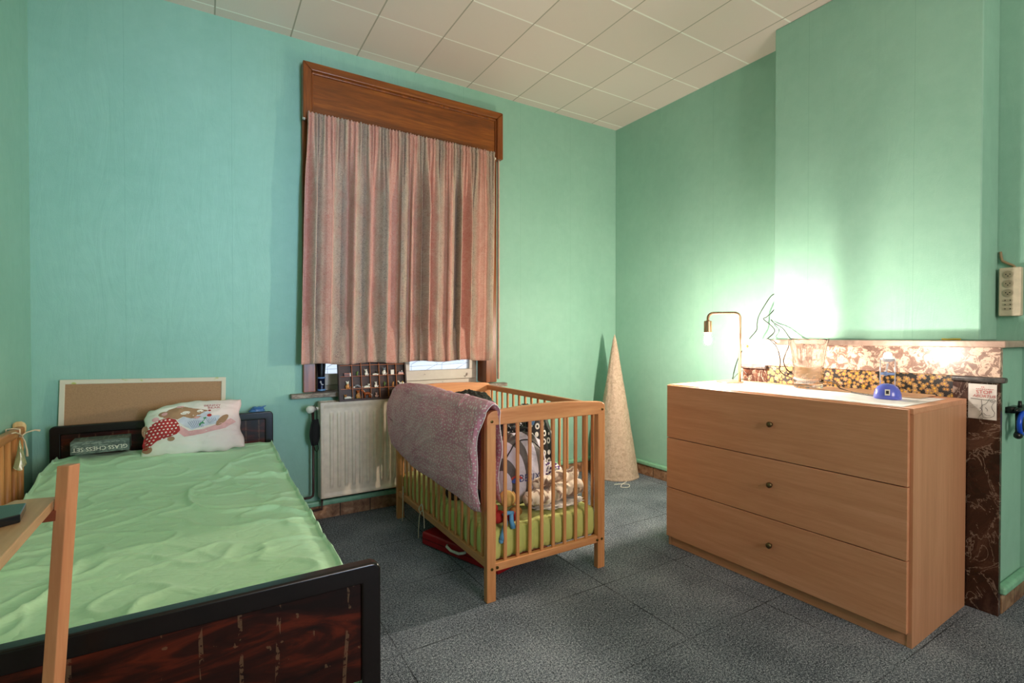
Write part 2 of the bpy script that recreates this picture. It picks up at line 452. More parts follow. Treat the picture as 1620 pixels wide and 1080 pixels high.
cu_ = thing('curtain', 'pink and taupe striped curtain gathered on a rod across the window', 'curtain', (1.23, 3.36, 1.018))
b = B(); b.grid(cur, 620, 70, uvs=(2.3, 1.6))
cc = b.done('fabric', curtain_mat(), cu_, smooth=True, solid=.003, fix=False)
b = B(); b.grid(lambda u, v: cur(u, v*.028)+Vector((0, -.003, 0)), 620, 2, uvs=(2.3, .05))
rod = thing('curtain_rod', 'thin white curtain rod in front of the brown window head', 'curtain rod', (1.23, 3.375, 2.573)); b.bm.free()
M_WHT = plain('white_enamel', '#e6e2d8', .3)
b = B(); b.tube([(.535, 3.394, 2.573), (1.925, 3.394, 2.573)], .007, 12); b.done('pole', M_WHT, rod, smooth=True)
for x in (.545, 1.928):
    b = B(); b.tube([(x, 3.394, 2.573), (x, 3.425, 2.573)], .005, 8); b.ball((x, 3.394, 2.573), .010); b.done('bracket', M_WHT, rod, smooth=True)

# ------------------------------------------------------------------ radiator
M_RAD = plain('cream_radiator_enamel', '#dccfbb', .38, var=.04)
rad = thing('radiator', 'cream panel radiator under the window beside the crib', 'radiator', (1.24, 3.37, .155))
rx0, rx1, rz0, rz1, ry0, ry1 = .622, 1.87, .158, .772, 3.325, 3.425
pitch = .0465; x_a = rx0+.055; n_ch = int((rx1-.055-x_a)/pitch)
prof = [(rx0, 0), (rx0+.016, 0), (rx0+.02, .003)]
def rface(u, v):
    x = rx0+u*(rx1-rx0); z = rz0+v*(rz1-rz0)
    d = 0
    if rx0+.02 < x < rx1-.02 and rz0+.03 < z < rz1-.03:
        d = .004
        k = (x-x_a)/pitch; fr = k-math.floor(k)
        inside = x_a-.01 < x < x_a+n_ch*pitch+.01 and rz0+.062 < z < rz1-.062
        if inside:
            g = 1 if fr < .5 else -0.2
            e = min(sm(.0, .10, fr), 1-sm(.42, .52, fr)); d += -.009*e*min(1, sm(rz0+.062, rz0+.085, z), 1-sm(rz1-.085, rz1-.062, z))
    return Vector((x, ry0+d+.003, z))
b = B(); b.grid(rface, 560, 60); b.done('front_panel', M_RAD, rad, smooth=True, fix=False)
for x in (rx0, rx1-.006):
    b = B(); b.box(x, x+.006, ry0+.003, ry1, rz0, rz1); b.done('side_cover', M_RAD, rad, bevel=.002)
b = B(); b.box(rx0, rx1, ry0+.003, ry1, rz0, rz0+.006); b.box(rx0+.006, rx1-.006, ry1-.018, ry1-.01, rz0, rz1-.005); b.done('back_panel', M_RAD, rad)
b = B(); b.box(rx0, rx1, ry0+.002, ry0+.012, rz1-.004, rz1+.003); b.box(rx0, rx1, ry1-.012, ry1, rz1-.004, rz1+.003)
for i in range(40): b.box(rx0+.03+i*.0305, rx0+.046+i*.0305, ry0+.012, ry1-.012, rz1-.006, rz1-.002)
b.box(rx0, rx0+.012, ry0+.01, ry1, rz1-.004, rz1+.003); b.box(rx1-.012, rx1, ry0+.01, ry1, rz1-.004, rz1+.003)
b.done('top_grille', M_RAD, rad)
b = B(); b.tube([(.585, 3.375, .735), (.56, 3.345, .735), (.552, 3.335, .735)], [.021, .024, .017], 20); b.tube([(.585, 3.375, .735), (.625, 3.375, .735)], .011, 12)
b.done('thermostat_valve', M_WHT, rad, smooth=True, label='cream thermostat knob')
M_PIPE = plain('brown_painted_pipe', '#3a1e16', .45)
b = B(); b.tube([(.588, 3.385, .73), (.588, 3.39, .20), (.585, 3.39, .175), (.57, 3.39, .166), (.36, 3.40, .160)], .0075, 12); b.done('pipe', M_PIPE, rad, smooth=True, label='dark brown heating pipe')
# brackets and pipes underneath
b = B(); b.tube([(.64, 3.385, .158), (.64, 3.39, .08), (.50, 3.40, .07), (.2, 3.405, .07)], .0075, 12); b.done('pipe', M_PIPE, rad, smooth=True, label='dark return pipe')
for x in (.8, 1.6):
    b = B(); b.box(x, x+.03, 3.42, WY-.001, .3, .7); b.done('wall_bracket', M_RAD, rad)
b = B(); b.box(1.0, 1.10, 3.327, 3.3275, .53, .536); b.bm.free()
# black face-mask like pouch hanging by its loop from the valve
mk = thing('hanging_pouch', 'black cloth pouch hanging by a loop from the radiator valve', 'pouch', (.592, 3.35, .46))
M_BLK = plain('black_cloth', '#0c0c0e', .85)
b = B()
def mp(u, v):
    wv = .024+.016*math.sin(PI*min(1, v*1.05))
    return Vector((.590+(u-.5)*2*wv*.8+.004*v, 3.350+.004*math.sin(u*9), .505+v*.165))
b.pad(mp, lambda u, v: .010*(max(0, 1-(2*u-1)**2))**.5*(max(0, 1-(2*v-1)**4))**.5+.0005, 14, 16); b.done('cloth', M_BLK, mk, smooth=True)
b = B(); b.tube([(.575, 3.35, .66), (.572, 3.345, .71), (.575, 3.35, .735), (.588, 3.352, .763), (.603, 3.352, .735), (.605, 3.35, .70), (.603, 3.35, .66)], .0022, 6); b.done('loop', M_BLK, mk, smooth=True)
b = B(); b.tube([(.586, 3.35, .51), (.592, 3.35, .475), (.603, 3.35, .463), (.612, 3.35, .48), (.610, 3.35, .515)], .0022, 6); b.done('loop', M_BLK, mk, smooth=True)

# tall dark can in the window recess
can = thing('drink_can', 'dark blue and black can standing at the left end of the window sill', 'can', (.664, 3.52, .828))
b = B(); b.lathe((.664, 3.52, 0), [(.020, .829), (.026, .834), (.0235, .843), (.0235, .912), (.026, .918), (.026, .924), (.022, .926)], 24); b.done('body', plain('blue_tin', '#16203a', .3, .4), can, smooth=True)
b = B(); b.lathe((.664, 3.52, 0), [(.0262, .915), (.0268, .917), (.0268, .923), (.0262, .925)], 24); b.done('rim', plain('light_blue_band', '#6f9fce', .4), can, smooth=True, label='light blue band'); b = B(); b.lathe((.664, 3.52, 0), [(.0262, .833), (.0266, .835), (.0266, .843), (.0245, .845)], 24); b.done('rim', plain('light_blue_band', '#6f9fce', .4), can, smooth=True, label='light blue bands')
b = B(); b.lathe((.664, 3.52, 0), [(.022, .926), (.0225, .93), (.028, 1.0), (.028, 1.05), (.02, 1.07)], 24); b.done('lid', plain('black_lid', '#101014', .35), can, smooth=True, label='tall black top')
b = B(); b.ball((.655, 3.497, .893), (.006, .003, .008)); b.ball((.666, 3.4965, .875), (.009, .003, .004)); b.ball((.660, 3.497, .882), (.004, .003, .006)); b.done('print', plain('white_print', '#dfe5ea', .5), can, smooth=True, label='white flower print')

# ------------------------------------------------------------------ printer's tray with figurines
TW, TH = .445, .268
Mt = Matrix.Translation((.742, 3.322, .776)) @ Matrix.Rotation(math.radians(-9.5), 4, 'X')
M_TRAY = wood('dark_mahogany_tray', '#1a0903', '#44200c', 'X', .45, stretch=10, spec=.4)
M_TRAYF = wood('tray_slats', '#8a4018', '#b8692c', 'X', .4, stretch=10)
tray = thing('display_tray', 'brown wooden compartment tray of tiny figurines leaning on the window', 'display tray', (.96, 3.33, .776))
b = B(Mt); b.box(0, TW, .022, .027, 0, TH); b.done('back_board', M_TRAY, tray)
b = B(Mt); b.box(-.006, TW+.006, -.003, .028, -.002, .012); b.box(-.006, TW+.006, -.003, .028, TH-.01, TH); b.box(-.006, .006, -.003, .028, .012, TH-.01); b.box(TW-.006, TW+.006, -.003, .028, .012, TH-.01); b.done('frame', M_TRAY, tray, bevel=.0015)
colx = [.006, .082, .142, .202, .262, .322, .380, TW-.006]
rowz = [.012, .078, .160, .232, TH-.01]
M_SL = M_TRAYF
for z in rowz[1:-1]:
    b = B(Mt); b.box(.006, TW-.006, .001, .0225, z-.0018, z+.0018); b.done('shelf', M_SL, tray)
for x in colx[1:-1]:
    b = B(Mt); b.box(x-.0018, x+.0018, .001, .0225, .012, TH-.01); b.done('divider', M_SL, tray)
# figurines
cW = plain('china_white', '#ece6dc', .3); cT = plain('china_tan', '#c98c50', .3); cO = plain('china_orange_brown', '#a9501c', .3)
cG = plain('china_grey', '#7c7f86', .35); cGr = plain('china_green', '#5d7a3a', .35); cP = plain('china_pink', '#d9a9a0', .35); cBr = plain('china_brown', '#5a2d18', .35); cB = plain('china_black', '#1c1a18', .3); cY = plain('china_gold', '#c9a03c', .3, .5)
def fig(name, label, cat, c, r, parts):
    x = (colx[c]+colx[c+1])/2+(.004 if c else .006); z = rowz[r]+.0018
    base = Mt @ Vector((x, .010, z))
    t = thing(name, label, cat, base, 'tiny figurines in the display tray')
    for pn, m, shapes in parts:
        b = B(Matrix.Translation(base) @ Matrix.Scale(1.5, 4))
        for s_ in shapes:
            if s_[0] == 'b': b.ball(s_[1], s_[2], 2)
            elif s_[0] == 't': b.tube(s_[1], s_[2], 7)
            else: b.box(*s_[1])
        b.done(pn, m, t, smooth=(shapes[0][0] != 'x'))
    return t
def sit(k=1.0, d=1):   # seated animal body shapes
    return [('b', (0, 0, .008*k), (.008*k, .006*k, .009*k)), ('b', (.001*d, -.001, .015*k), (.005*k, .005*k, .007*k)), ('b', (-.004*k, -.006, .003), (.003*k, .004*k, .003)), ('b', (.004*k, -.006, .003), (.003*k, .004*k, .003)), ('t', [(.007*k*d, .002, .003), (.012*k*d, .001, .004), (.013*k*d, 0, .009)], .0016)]
def headS(k=1.0, dx=0, z=.022): return [('b', (dx, -.002, z*k), (.0055*k, .005*k, .005*k)), ('b', (dx, -.0065, (z-.001)*k), (.0025*k, .003*k, .002*k)), ('b', (dx-.004*k, -.001, (z+.005)*k), .0022*k), ('b', (dx+.004*k, -.001, (z+.005)*k), .0022*k)]
def lie(d=1, k=1.): return [('b', (0, 0, .006*k), (.015*k, .006, .006*k)), ('b', (-.011*d*k, -.004, .004), (.005, .004, .0035)), ('b', (.011*d*k, -.004, .004), (.005, .004, .0035)), ('t', [(.014*d*k, 0, .004), (.020*d*k, -.002, .004), (.021*d*k, -.003, .008)], .0015)]
def stand(k=1., d=1): return [('b', (0, 0, .016*k), (.013*k, .0048*k, .0055*k)), ('t', [(-.009*d*k, -.003, .014*k), (-.010*d*k, -.003, 0)], .0018*k), ('t', [(-.007*d*k, .003, .014*k), (-.007*d*k, .003, 0)], .0018*k), ('t', [(.009*d*k, -.003, .014*k), (.011*d*k, -.003, 0)], .0018*k), ('t', [(.008*d*k, .003, .014*k), (.008*d*k, .003, 0)], .0018*k), ('t', [(-.010*d*k, 0, .018*k), (-.015*d*k, 0, .026*k)], [.0042*k, .003*k]), ('b', (-.018*d*k, 0, .028*k), (.006*k, .003*k, .0035*k))]
# third row from the top that is visible (bottom)
fig('dog_figurine', 'tiny white and tan lying dog in the lower left cell of the tray', 'figurine', 0, 0, [('body', cW, lie()), ('head', cT, headS(1, -.010, .013))])
fig('tiger_figurine', 'tiny orange seated animal with green base, second cell of the bottom row', 'figurine', 1, 0, [('body', cT, sit(1.3)), ('head', cO, headS(1.3, 0)), ('base', cGr, [('b', (0, 0, .002), (.012, .007, .003))])])
fig('horse_figurine', 'tiny chestnut standing horse in the bottom row of the tray', 'figurine', 2, 0, [('body', cO, stand(1.2)), ('mane', cW, [('t', [(-.010, 0, .024), (-.016, 0, .034)], .0022)]), ('tail', cW, [('t', [(.014, 0, .018), (.021, 0, .014), (.022, 0, .004)], .0018)])])
fig('rabbit_figurine', 'smallest pink figurine beside the horse in the bottom row', 'figurine', 3, 0, [('body', cP, sit(.75)), ('head', cP, headS(.75))])
fig('frog_figurine', 'tiny green and white speckled frog in the sixth cell of the bottom row', 'figurine', 5, 0, [('body', cGr, sit(1.0)), ('head', cW, headS(1.0, .003)), ('spots', cB, [('b', (-.003, -.006, .012), .002), ('b', (.005, -.005, .008), .002)])])
fig('bear_figurine', 'tiny tan seated bear in the leftmost cell of the middle row', 'figurine', 0, 1, [('body', cT, sit(1.15)), ('head', cW, headS(1.15))])
fig('seal_figurine', 'tiny grey arched seal in the second cell of the middle row', 'figurine', 1, 1, [('body', cG, [('t', [(-.014, 0, .004), (-.008, 0, .012), (0, 0, .013), (.009, 0, .008), (.016, 0, .002)], [.003, .0045, .005, .004, .002])]), ('head', cW, [('b', (-.015, -.001, .006), .004), ('b', (-.018, -.003, .005), .002)])])
fig('cat_figurine', 'pair of tiny white lying cats in the third cell of the middle row', 'figurine', 2, 1, [('body', cW, lie(-1, .9)), ('head', cW, headS(.8, .009, .016))])
fig('cat_figurine', 'tiny white seated cat in the fourth cell of the middle row', 'figurine', 3, 1, [('body', cW, sit(.9)), ('head', cW, headS(.9))])
fig('cactus_figurine', 'tiny green cactus shaped figurine in the fifth cell of the middle row', 'figurine', 4, 1, [('stem', cGr, [('t', [(0, 0, 0), (0, 0, .024)], .003), ('t', [(0, 0, .012), (.006, 0, .014), (.006, 0, .020)], .0018)]), ('pot', cBr, [('b', (0, 0, .003), (.005, .005, .004))])])
fig('bird_figurine', 'tiny slim tan bird in the sixth cell of the middle row', 'figurine', 5, 1, [('body', cT, [('t', [(0, 0, 0), (0, 0, .012), (.002, 0, .022)], [.003, .0038, .002])]), ('beak', cY, [('t', [(.002, 0, .021), (.006, -.001, .020)], [.0015, .0004])])])
fig('coach_figurine', 'tiny white and gold horse coach in the rightmost cell of the middle row', 'figurine', 6, 1, [('body', cW, [('b', (.004, 0, .012), (.011, .006, .008))]+stand(.8, 1)), ('trim', cY, [('t', [(.004, -.006, .003), (.004, -.006, .019)], .0015), ('b', (.006, -.002, .021), .003)]), ('wheel', cB, [('b', (-.003, -.007, .004), (.004, .0012, .004)), ('b', (.011, -.007, .004), (.004, .0012, .004))])])
fig('chest_figurine', 'tiny brown trinket chest in the leftmost cell of the top visible row', 'figurine', 0, 2, [('body', cBr, [('x', (-.012, .012, -.006, .006, 0, .010))]), ('lid', cO, [('x', (-.012, .012, -.006, .006, .0105, .014))]), ('end_cap', cW, [('x', (.012, .016, -.006, .006, 0, .014))])])
fig('vase_figurine', 'tiny green stemmed figurine in the second cell of the top visible row', 'figurine', 1, 2, [('body', cGr, [('t', [(0, 0, 0), (0, 0, .008), (0, 0, .018)], [.003, .004, .0015])]), ('leaf', cGr, [('b', (.003, 0, .016), (.003, .001, .005))])])
fig('cat_figurine', 'tiny white upright cat in the third cell of the top visible row', 'figurine', 2, 2, [('body', cW, sit(1.0)), ('head', cW, headS(1.0, -.002))])
fig('skunk_figurine', 'tiny black and white curled animal in the fourth cell of the top row', 'figurine', 3, 2, [('body', cW, lie(1, .8)), ('head', cB, headS(.8, .006, .016))])
fig('bear_figurine', 'tiny white polar bear in the fifth cell of the top visible row', 'figurine', 4, 2, [('body', cW, sit(1.2)), ('head', cG, headS(1.2, .001))])
fig('book_figurine', 'tiny cream open frame in the sixth cell of the top visible row', 'figurine', 5, 2, [('cover', cW, [('x', (-.008, .007, -.003, 0, 0, .022))]), ('stand', cT, [('x', (-.004, .004, 0, .006, 0, .016))])])
fig('cottage_figurine', 'tiny pink and white cottage in the rightmost cell of the top visible row', 'figurine', 6, 2, [('body', cP, [('x', (-.012, .012, -.005, .006, 0, .009))]), ('roof', cG, [('x', (-.010, .009, -.006, .006, .009, .013))]), ('chimney', cW, [('x', (.004, .007, -.002, .002, .013, .018))])])

# ------------------------------------------------------------------ bed
def dark_wood():
    q = N('dark_red_brown_lacquered_wood')
    co = q.co('Object', (1.6, 1, 7)); n = q.noise(co, 2.4, 6, .6, 1.6)
    co2 = q.co(); sp = sep(q, co2)
    c = q.ramp(n, [(.35, S('#160805')), (.5, S('#2e0f07')), (.62, S('#551d0c')), (.75, S('#2a0d06'))])
    # worn pale vertical scratches and flecks
    st = q.noise(q.co('Object', (7.0, 1, .35), loc=(3.1, 0, 0)), 1.6, 0, .5)
    gx = q.math('FRACT', q.math('MULTIPLY', q.math('ADD', sp[0], q.math('MULTIPLY', q.noise(q.co('Object', (1, 1, 1)), 2.2, 1), .05)), 14.5))
    line = q.math('LESS_THAN', q.math('ABSOLUTE', q.math('SUBTRACT', gx, .5)), .055)
    pick = q.math('GREATER_THAN', q.noise(q.co('Object', (9, 1, 2.2)), 1.7, 3, .7), .48)
    wear = q.math('GREATER_THAN', q.noise(co2, 95, 3, .7), .44)
    sc_ = q.math('MULTIPLY', q.math('MULTIPLY', line, pick), wear)
    fl = q.math('GREATER_THAN', q.noise(co2, 46, 2, .5), .73)
    c = q.mix(q.math('MULTIPLY', q.math('MAXIMUM', sc_, fl), .35), c, S('#86684e'))
    q.col(c); return q.set(.28, spec=.35)
M_DW = dark_wood(); M_DK = plain('black_brown_lacquer', '#140b09', .25, var=.1)
bed = thing('bed', 'single bed with dark lacquered head and foot boards', 'bed', (-.15, 2.25, 0))
def endboard(name, y0, y1, ztop, zpan, zbot):
    xl, xr = -.668, .352; r = .022
    b = B()
    # rounded outer frame as one profile: rail across the top and two posts
    def arc(cx, cz, a0, a1, rr, n=6): return [(cx+rr*math.cos(a0+(a1-a0)*i/n), cz+rr*math.sin(a0+(a1-a0)*i/n)) for i in range(n+1)]
    outer = [(xr, 0)]+arc(xr-r, ztop-r, 0, PI/2, r)+arc(xl+r, ztop-r, PI/2, PI, r)+[(xl, 0)]
    inn = [(xl+.045, 0), (xl+.045, ztop-.045), (xr-.045, ztop-.045), (xr-.045, 0)]
    b.prism(outer+inn, lambda u, v: Vector((u, y0, v)), lambda u, v: Vector((u, y1, v)))
    p = b.done(name, M_DK, bed, smooth=True, bevel=.006, seg=3)
    b = B(); b.box(xl+.044, xr-.044, y0+.009, y1-.009, zbot, ztop-.044); b.done('panel', M_DW, p, label='red brown wooden panel')
    return p
endboard('headboard', 3.345, 3.378, .742, 0, .30)
endboard('footboard', 1.165, 1.198, .668, 0, .395)
for x in (-.655, .315):
    b = B(); b.box(x, x+.024, 1.198, 3.345, .26, .38); b.done('side_rail', M_DK, bed, bevel=.003)
b = B()
for i in range(14): b.box(-.63, .315, 1.24+i*.15, 1.31+i*.15, .335, .350)
b.done('slats', M_TRAYF, bed)
def sheet_mat(name, a, bcol, sc1=9):
    q = N(name); co = q.co()
    q.col(q.ramp(q.noise(co, 2.5, 4), [(.3, S(a)), (.7, S(bcol))]))
    w1 = q.noise(q.co('Object', (1, 1.7, 1), (0, 0, .5)), sc1, 2, .5, .7)
    rid = q.math('ABSOLUTE', q.math('SUBTRACT', w1, .5))
    n = q.bump(rid, .30, .03)
    n = q.bump(q.noise(q.co('Object', (1, 2.2, 1), (0, 0, -.4)), sc1*2.3, 2, .5, .8), .22, .010, n)
    q.bump(q.noise(co, 900, 2), .12, .001, n)
    q.b.inputs['Sheen Weight'].default_value = .15
    return q.set(.8, spec=.15)
M_SHEET = sheet_mat('green_bed_sheet', '#bce8bc', '#caf0c8')
mx0, mx1, my0, my1 = -.645, .350, 1.205, 3.335
def creases(x, y):
    h = 0
    p = Vector((x*2.2, y*2.2, 0))
    n1 = noise.noise(Vector((x*3.1+.8*y, y*2.0-.5*x, 1.7)))
    h += .016*(1-min(1, abs(n1)*9))**2*sm(-.3, .4, noise.noise(Vector((x*1.5, y*1.5, 21))))
    n2 = noise.noise(Vector((x*2.0-2.4*y, y*3.5+1.2*x, 7.3)))
    h += .014*(1-min(1, abs(n2)*9))**2*sm(-.2, .4, noise.noise(Vector((x*2, y*1.2, 31))))
    n3 = noise.noise(Vector((x*6+2.5*y, y*7-1.5*x, 3.3)))
    h += .007*(1-min(1, abs(n3)*5))**2
    h += .008*noise.noise(Vector((x*2.5, y*2, 11)))
    return h
def topz(x, y):
    z = .536+.030*sm(2.6, 3.3, y)+.040*sm(2.7, 3.15, y)*(1-sm(-.55, .25, x))
    z += .006*math.sin((x+.15)*3.0)
    return z
def mattress(u, v):
    # u across incl. sides, v along; perimeter parameter across the section
    s = u*2-1
    y = my0+v*(my1-my0)
    wx = (mx1-mx0)/2; cx = (mx0+mx1)/2
    flat = .80
    if abs(s) <= flat:
        x = cx+s/flat*(wx-.02); dz = 0
        ex = 0
    else:
        k = (abs(s)-flat)/(1-flat)
        x = cx+math.copysign(wx-.02+.02*min(1, k*4)+.006*math.sin(y*13)*k, s); dz = -.19*max(0, (k-.08))/.92
        ex = k
    e = min(1, (y-my0)/.07, (my1-y)/.05)
    z = topz(x, y)+(creases(x, y)*min(1, e)*(1-sm(0, .6, ex)))+dz
    z -= .05*(1-math.sqrt(max(0, 1-(1-max(0, e))**2)))
    if ex == 0: z -= .012*sm(.86, 1.0, abs(s)/flat)
    # a scallop on the right edge
    if s > 0: x += (.018*noise.noise(Vector((y*4, 0, 5)))+.008*noise.noise(Vector((y*11, 0, 5))))*sm(.6, 1, s)
    return Vector((x, y, max(z, .352)))
b = B(); b.grid(mattress, 170, 300)
# end faces down to the base
for yy, v in ((my0, 0), (my1, 1)):
    pts = [mattress(i/170, v) for i in range(171)]
    for i in range(170):
        a, c = pts[i], pts[i+1]
        b.bm.faces.new([b.bm.verts.new(p) for p in (a, c, Vector((c.x, yy, .352)), Vector((a.x, yy, .352)))])
b.box(mx0+.03, mx1-.03, my0+.01, my1-.01, .351, .42)
bmesh.ops.remove_doubles(b.bm, verts=b.bm.verts, dist=1e-4)
b.done('mattress', M_SHEET, bed, smooth=True, label='mattress under a wrinkled light green sheet')

# framed hardboard panel leaning on the wall behind the headboard
hb = thing('framed_hardboard', 'brown hardboard back of a frame, cream cloth edges, behind the headboard', 'board', (-.27, 3.42, .30))
Mh = Matrix.Translation((-.283, 3.405, .291)) @ Matrix.Rotation(math.radians(-3.2), 4, 'X') @ Matrix.Rotation(math.radians(1.3), 4, 'Y')
M_HB = plain('brown_hardboard', '#a8825e', .85, var=.05, scale=160, bump=.3)
b = B(Mh); b.box(-.355, .355, -.004, .004, .02, .655); b.done('board', M_HB, hb)
def cloth_edge():
    q = N('cream_cloth_edge'); n = q.noise(q.co(), 11, 3, .5)
    q.col(q.ramp(n, [(.62, S('#d9d0b8')), (.66, S('#b7bd6a')), (.8, S('#c8c48a'))])); return q.set(.8)
M_CE = cloth_edge()
b = B(Mh); b.box(-.375, .375, -.008, .010, .648, .672); b.box(-.375, -.352, -.008, .010, 0, .65); b.box(.352, .375, -.008, .010, 0, .65); b.box(-.375, .375, -.008, .010, 0, .02)
b.done('cloth_edge', M_CE, hb, bevel=.003)
b = B(); blobm(b, (.27, 3.415, .72), (.045, .022, .05), amp=.25, fr=12, seed=3); b.tube([(.24, 3.40, .755), (.30, 3.40, .765), (.318, 3.40, .772)], [.004, .005, .002], 6)
mark(b.done('plastic_bag', plain('blue_plastic', '#4f7fb4', .25), smooth=True), 'blue plastic bag tucked behind the right end of the headboard', 'bag')

# chess set box
Mc = at(-.556, 3.165, .622, math.radians(2))
ch = thing('game_box', 'grey green glass chess set box lying upside down on the bed', 'box', (-.43, 3.22, .622))
def boxmat():
    q = N('mottled_green_grey_box_print'); n = q.noise(q.co('Object', (1, 1, 2)), 22, 5, .7, 1.5)
    q.col(q.ramp(n, [(.3, S('#27332b')), (.5, S('#55655a')), (.72, S('#8c9a8c'))])); return q.set(.4)
M_BX = boxmat()
b = B(Mc); b.box(0, .228, 0, .135, 0, .062); b.done('box', M_BX, ch, bevel=.0015)
b = B(Mc); tf = lambda u, v: Vector((.114-u, -.0009, .024-v))
text_bm('GLASS CHESS SET', .0275, tf, b=b); b.done('lettering', plain('pale_lettering', '#e6e6d2', .5), ch, fix=False, label='pale upside down letters')
b = B(Mc); text_bm('classic board game with glass pieces', .011, lambda u, v: Vector((.128-u, -.0009, .051-v)), b=b) if False else None
for k in range(9): b.box(.045+k*.016, .045+k*.016+.009+.004*(k % 3), -.0012, -.0002, .049, .0515)
for (x, y, w_, d_) in ((.03, .03, .07, .10), (.12, .02, .05, .11), (.175, .05, .04, .06)):
    b.box(x, x+w_, y, y+.003, .0622, .0626); b.box(x, x+.003, y, y+d_, .0622, .0626); b.box(x+.02, x+.024, y, y+d_, .0622, .0626)
b.done('fine_print', plain('pale_print', '#8f9a8a', .5), ch, label='small pale print')

# pillow with a printed picture
Mp = Matrix.Translation((-.050, 3.205, .703)) @ Matrix.Rotation(math.radians(4), 4, 'Z') @ Matrix.Rotation(math.radians(-28), 4, 'X') @ Matrix.Rotation(math.radians(-1), 4, 'Y')
PW, PH = .475, .285
def pil(u, v):
    a, c = u*2-1, v*2-1
    x = a*PW/2*(1-.05*(1-abs(a))*0-.045*(c*c)*(-1+1)-.03*math.cos(c*PI/2)*(abs(a) > .8)*0)
    x = a*PW/2*(1-.035*(1-c*c)*abs(a)**6)
    z = c*PH/2*(1-.05*(1-a*a)*0-.06*(1-a*a)*abs(c)**6*-1)
    if a < 0 and c > 0: # the top left corner is rounded away
        k = max(0, (abs(a)**3)*(abs(c)**3)); x += k*.055; z -= k*.055
    x -= .010*math.cos(c*PI*.5)*(1 if a > 0 else -1)*abs(a)**3-.004*math.sin(c*9+a)*abs(a)**4
    z += (.005*math.sin(a*8+1)+.004*math.sin(a*19))*abs(c)**4*(1 if c < 0 else .4)-.006*math.cos(a*PI*.5)*(-abs(c)**3 if c < 0 else 0)
    y = .010*fbm(a*1.5, c*1.5, 1, 1)
    return Vector((x, y, z))
def pth(u, v):
    a, c = u*2-1, v*2-1
    e = (max(0, 1-abs(a)**3.2)*max(0, 1-abs(c)**3.0))**.55
    wr = .008*fbm(a*4, c*6, 4, 1)+.010*max(0, -c-.2)*math.sin(a*11+3*c)+.006*(1-min(1, abs(noise.noise(Vector((a*3+c*2, c*6-a, 2))))*5))**2
    return .060*e+.8*wr*min(1, e*2)
pl = thing('pillow', 'white pillow printed with a sleeping bear, leaning on the headboard', 'pillow', (-.05, 3.2, .575))
def pilmat():
    q = N('printed_white_pillowcase'); sp = sep(q, q.co('UV'))
    c = q.ramp(sp[0], [(0, S('#dfe4cd')), (.45, S('#e9e6da')), (.8, S('#ead9d3')), (1, S('#ecd0cd'))])
    q.col(c); q.bump(q.noise(q.co('Object', (1, 1, 1.6)), 6, 1, .4, .3), .25, .012)
    return q.set(.8, spec=.15)
b = B(Mp); b.pad(pil, pth, 70, 46)
bmesh.ops.recalc_face_normals(b.bm, faces=b.bm.faces)
tree = BVHTree.FromBMesh(b.bm)
b.done('pillowcase', pilmat(), pl, smooth=True)
Mr = Mp.to_3x3()
def on_pillow(lift):
    def f(u, v):
        o_ = Mp @ Vector((u, -.4, v)); d = Mr @ Vector((0, 1, 0))
        hit, n_, i_, dd = tree.ray_cast(o_, d)
        if hit is None: return Mp @ Vector((u, -.02, v))
        return hit-d*lift
    return f
def decal(name, polys, mat, lift=.0008, label=None, parent=None, proj=None, cell=.008):
    if name in ('printed_bear', 'printed_ears', 'printed_muzzle', 'printed_hearts') and len(polys) > 1:
        for p in polys: decal(name, [p], mat, lift, label, parent, proj, cell)
        return
    """fill 2-D polygons with small cells so that they follow the surface"""
    pr = (proj or on_pillow)(lift+.0008)
    bm2 = B()
    for poly in polys:
        vs = [bm2.bm.verts.new((p[0], p[1], 0)) for p in poly]
        bm2.bm.faces.new(vs)
    bmesh.ops.triangulate(bm2.bm, faces=bm2.bm.faces[:])
    for ax in (0, 1):
        lo = min(v.co[ax] for v in bm2.bm.verts); hi = max(v.co[ax] for v in bm2.bm.verts)
        k = lo+cell
        while k < hi:
            no = Vector((1, 0, 0)) if ax == 0 else Vector((0, 1, 0))
            bmesh.ops.bisect_plane(bm2.bm, geom=bm2.bm.verts[:]+bm2.bm.edges[:]+bm2.bm.faces[:], plane_co=no*k, plane_no=no)
            k += cell
    for v in bm2.bm.verts: v.co = pr(v.co.x, v.co.y)
    return bm2.done(name, mat, parent, smooth=True, fix=False, label=label)
def ell(cx, cy, rx, ry, rot=0, n=22):
    return [(cx+rx*math.cos(t)*math.cos(rot)-ry*math.sin(t)*math.sin(rot), cy+rx*math.cos(t)*math.sin(rot)+ry*math.sin(t)*math.cos(rot)) for t in [2*PI*i/n for i in range(n)]]
pc = lambda X, Y: ((X-790)/1380*PW*.98, (470-Y)/660*PH*.90)      # picture layout on the cloth
cbr = plain('print_brown', '#a5805f', .8); cpk = plain('print_pink', '#dfa9a6', .8); crd = plain('print_red', '#a82c2a', .8); cbl = plain('print_pale_blue', '#c6ccd6', .8); cln = plain('print_blue_stripe', '#6a7894', .8); cdk = plain('print_dark_line', '#5c4a40', .8); cgr = plain('print_green', '#3f8a5a', .8); cwh = plain('print_white', '#ebe4d8', .8)
P_ = lambda L: [pc(*p) for p in L]
decal('printed_blanket', [P_([(600, 480), (700, 560), (900, 560), (1120, 500), (1290, 430), (1370, 480), (1200, 570), (900, 620), (640, 640), (560, 560)])], cpk, .0008, 'pink printed blanket', pl)
decal('printed_shirt', [P_([(560, 400), (640, 355), (760, 390), (900, 300), (1010, 320), (1000, 380), (1140, 385), (1080, 500), (900, 520), (740, 550), (660, 500)])], cbl, .0011, 'pale blue printed shirt', pl)
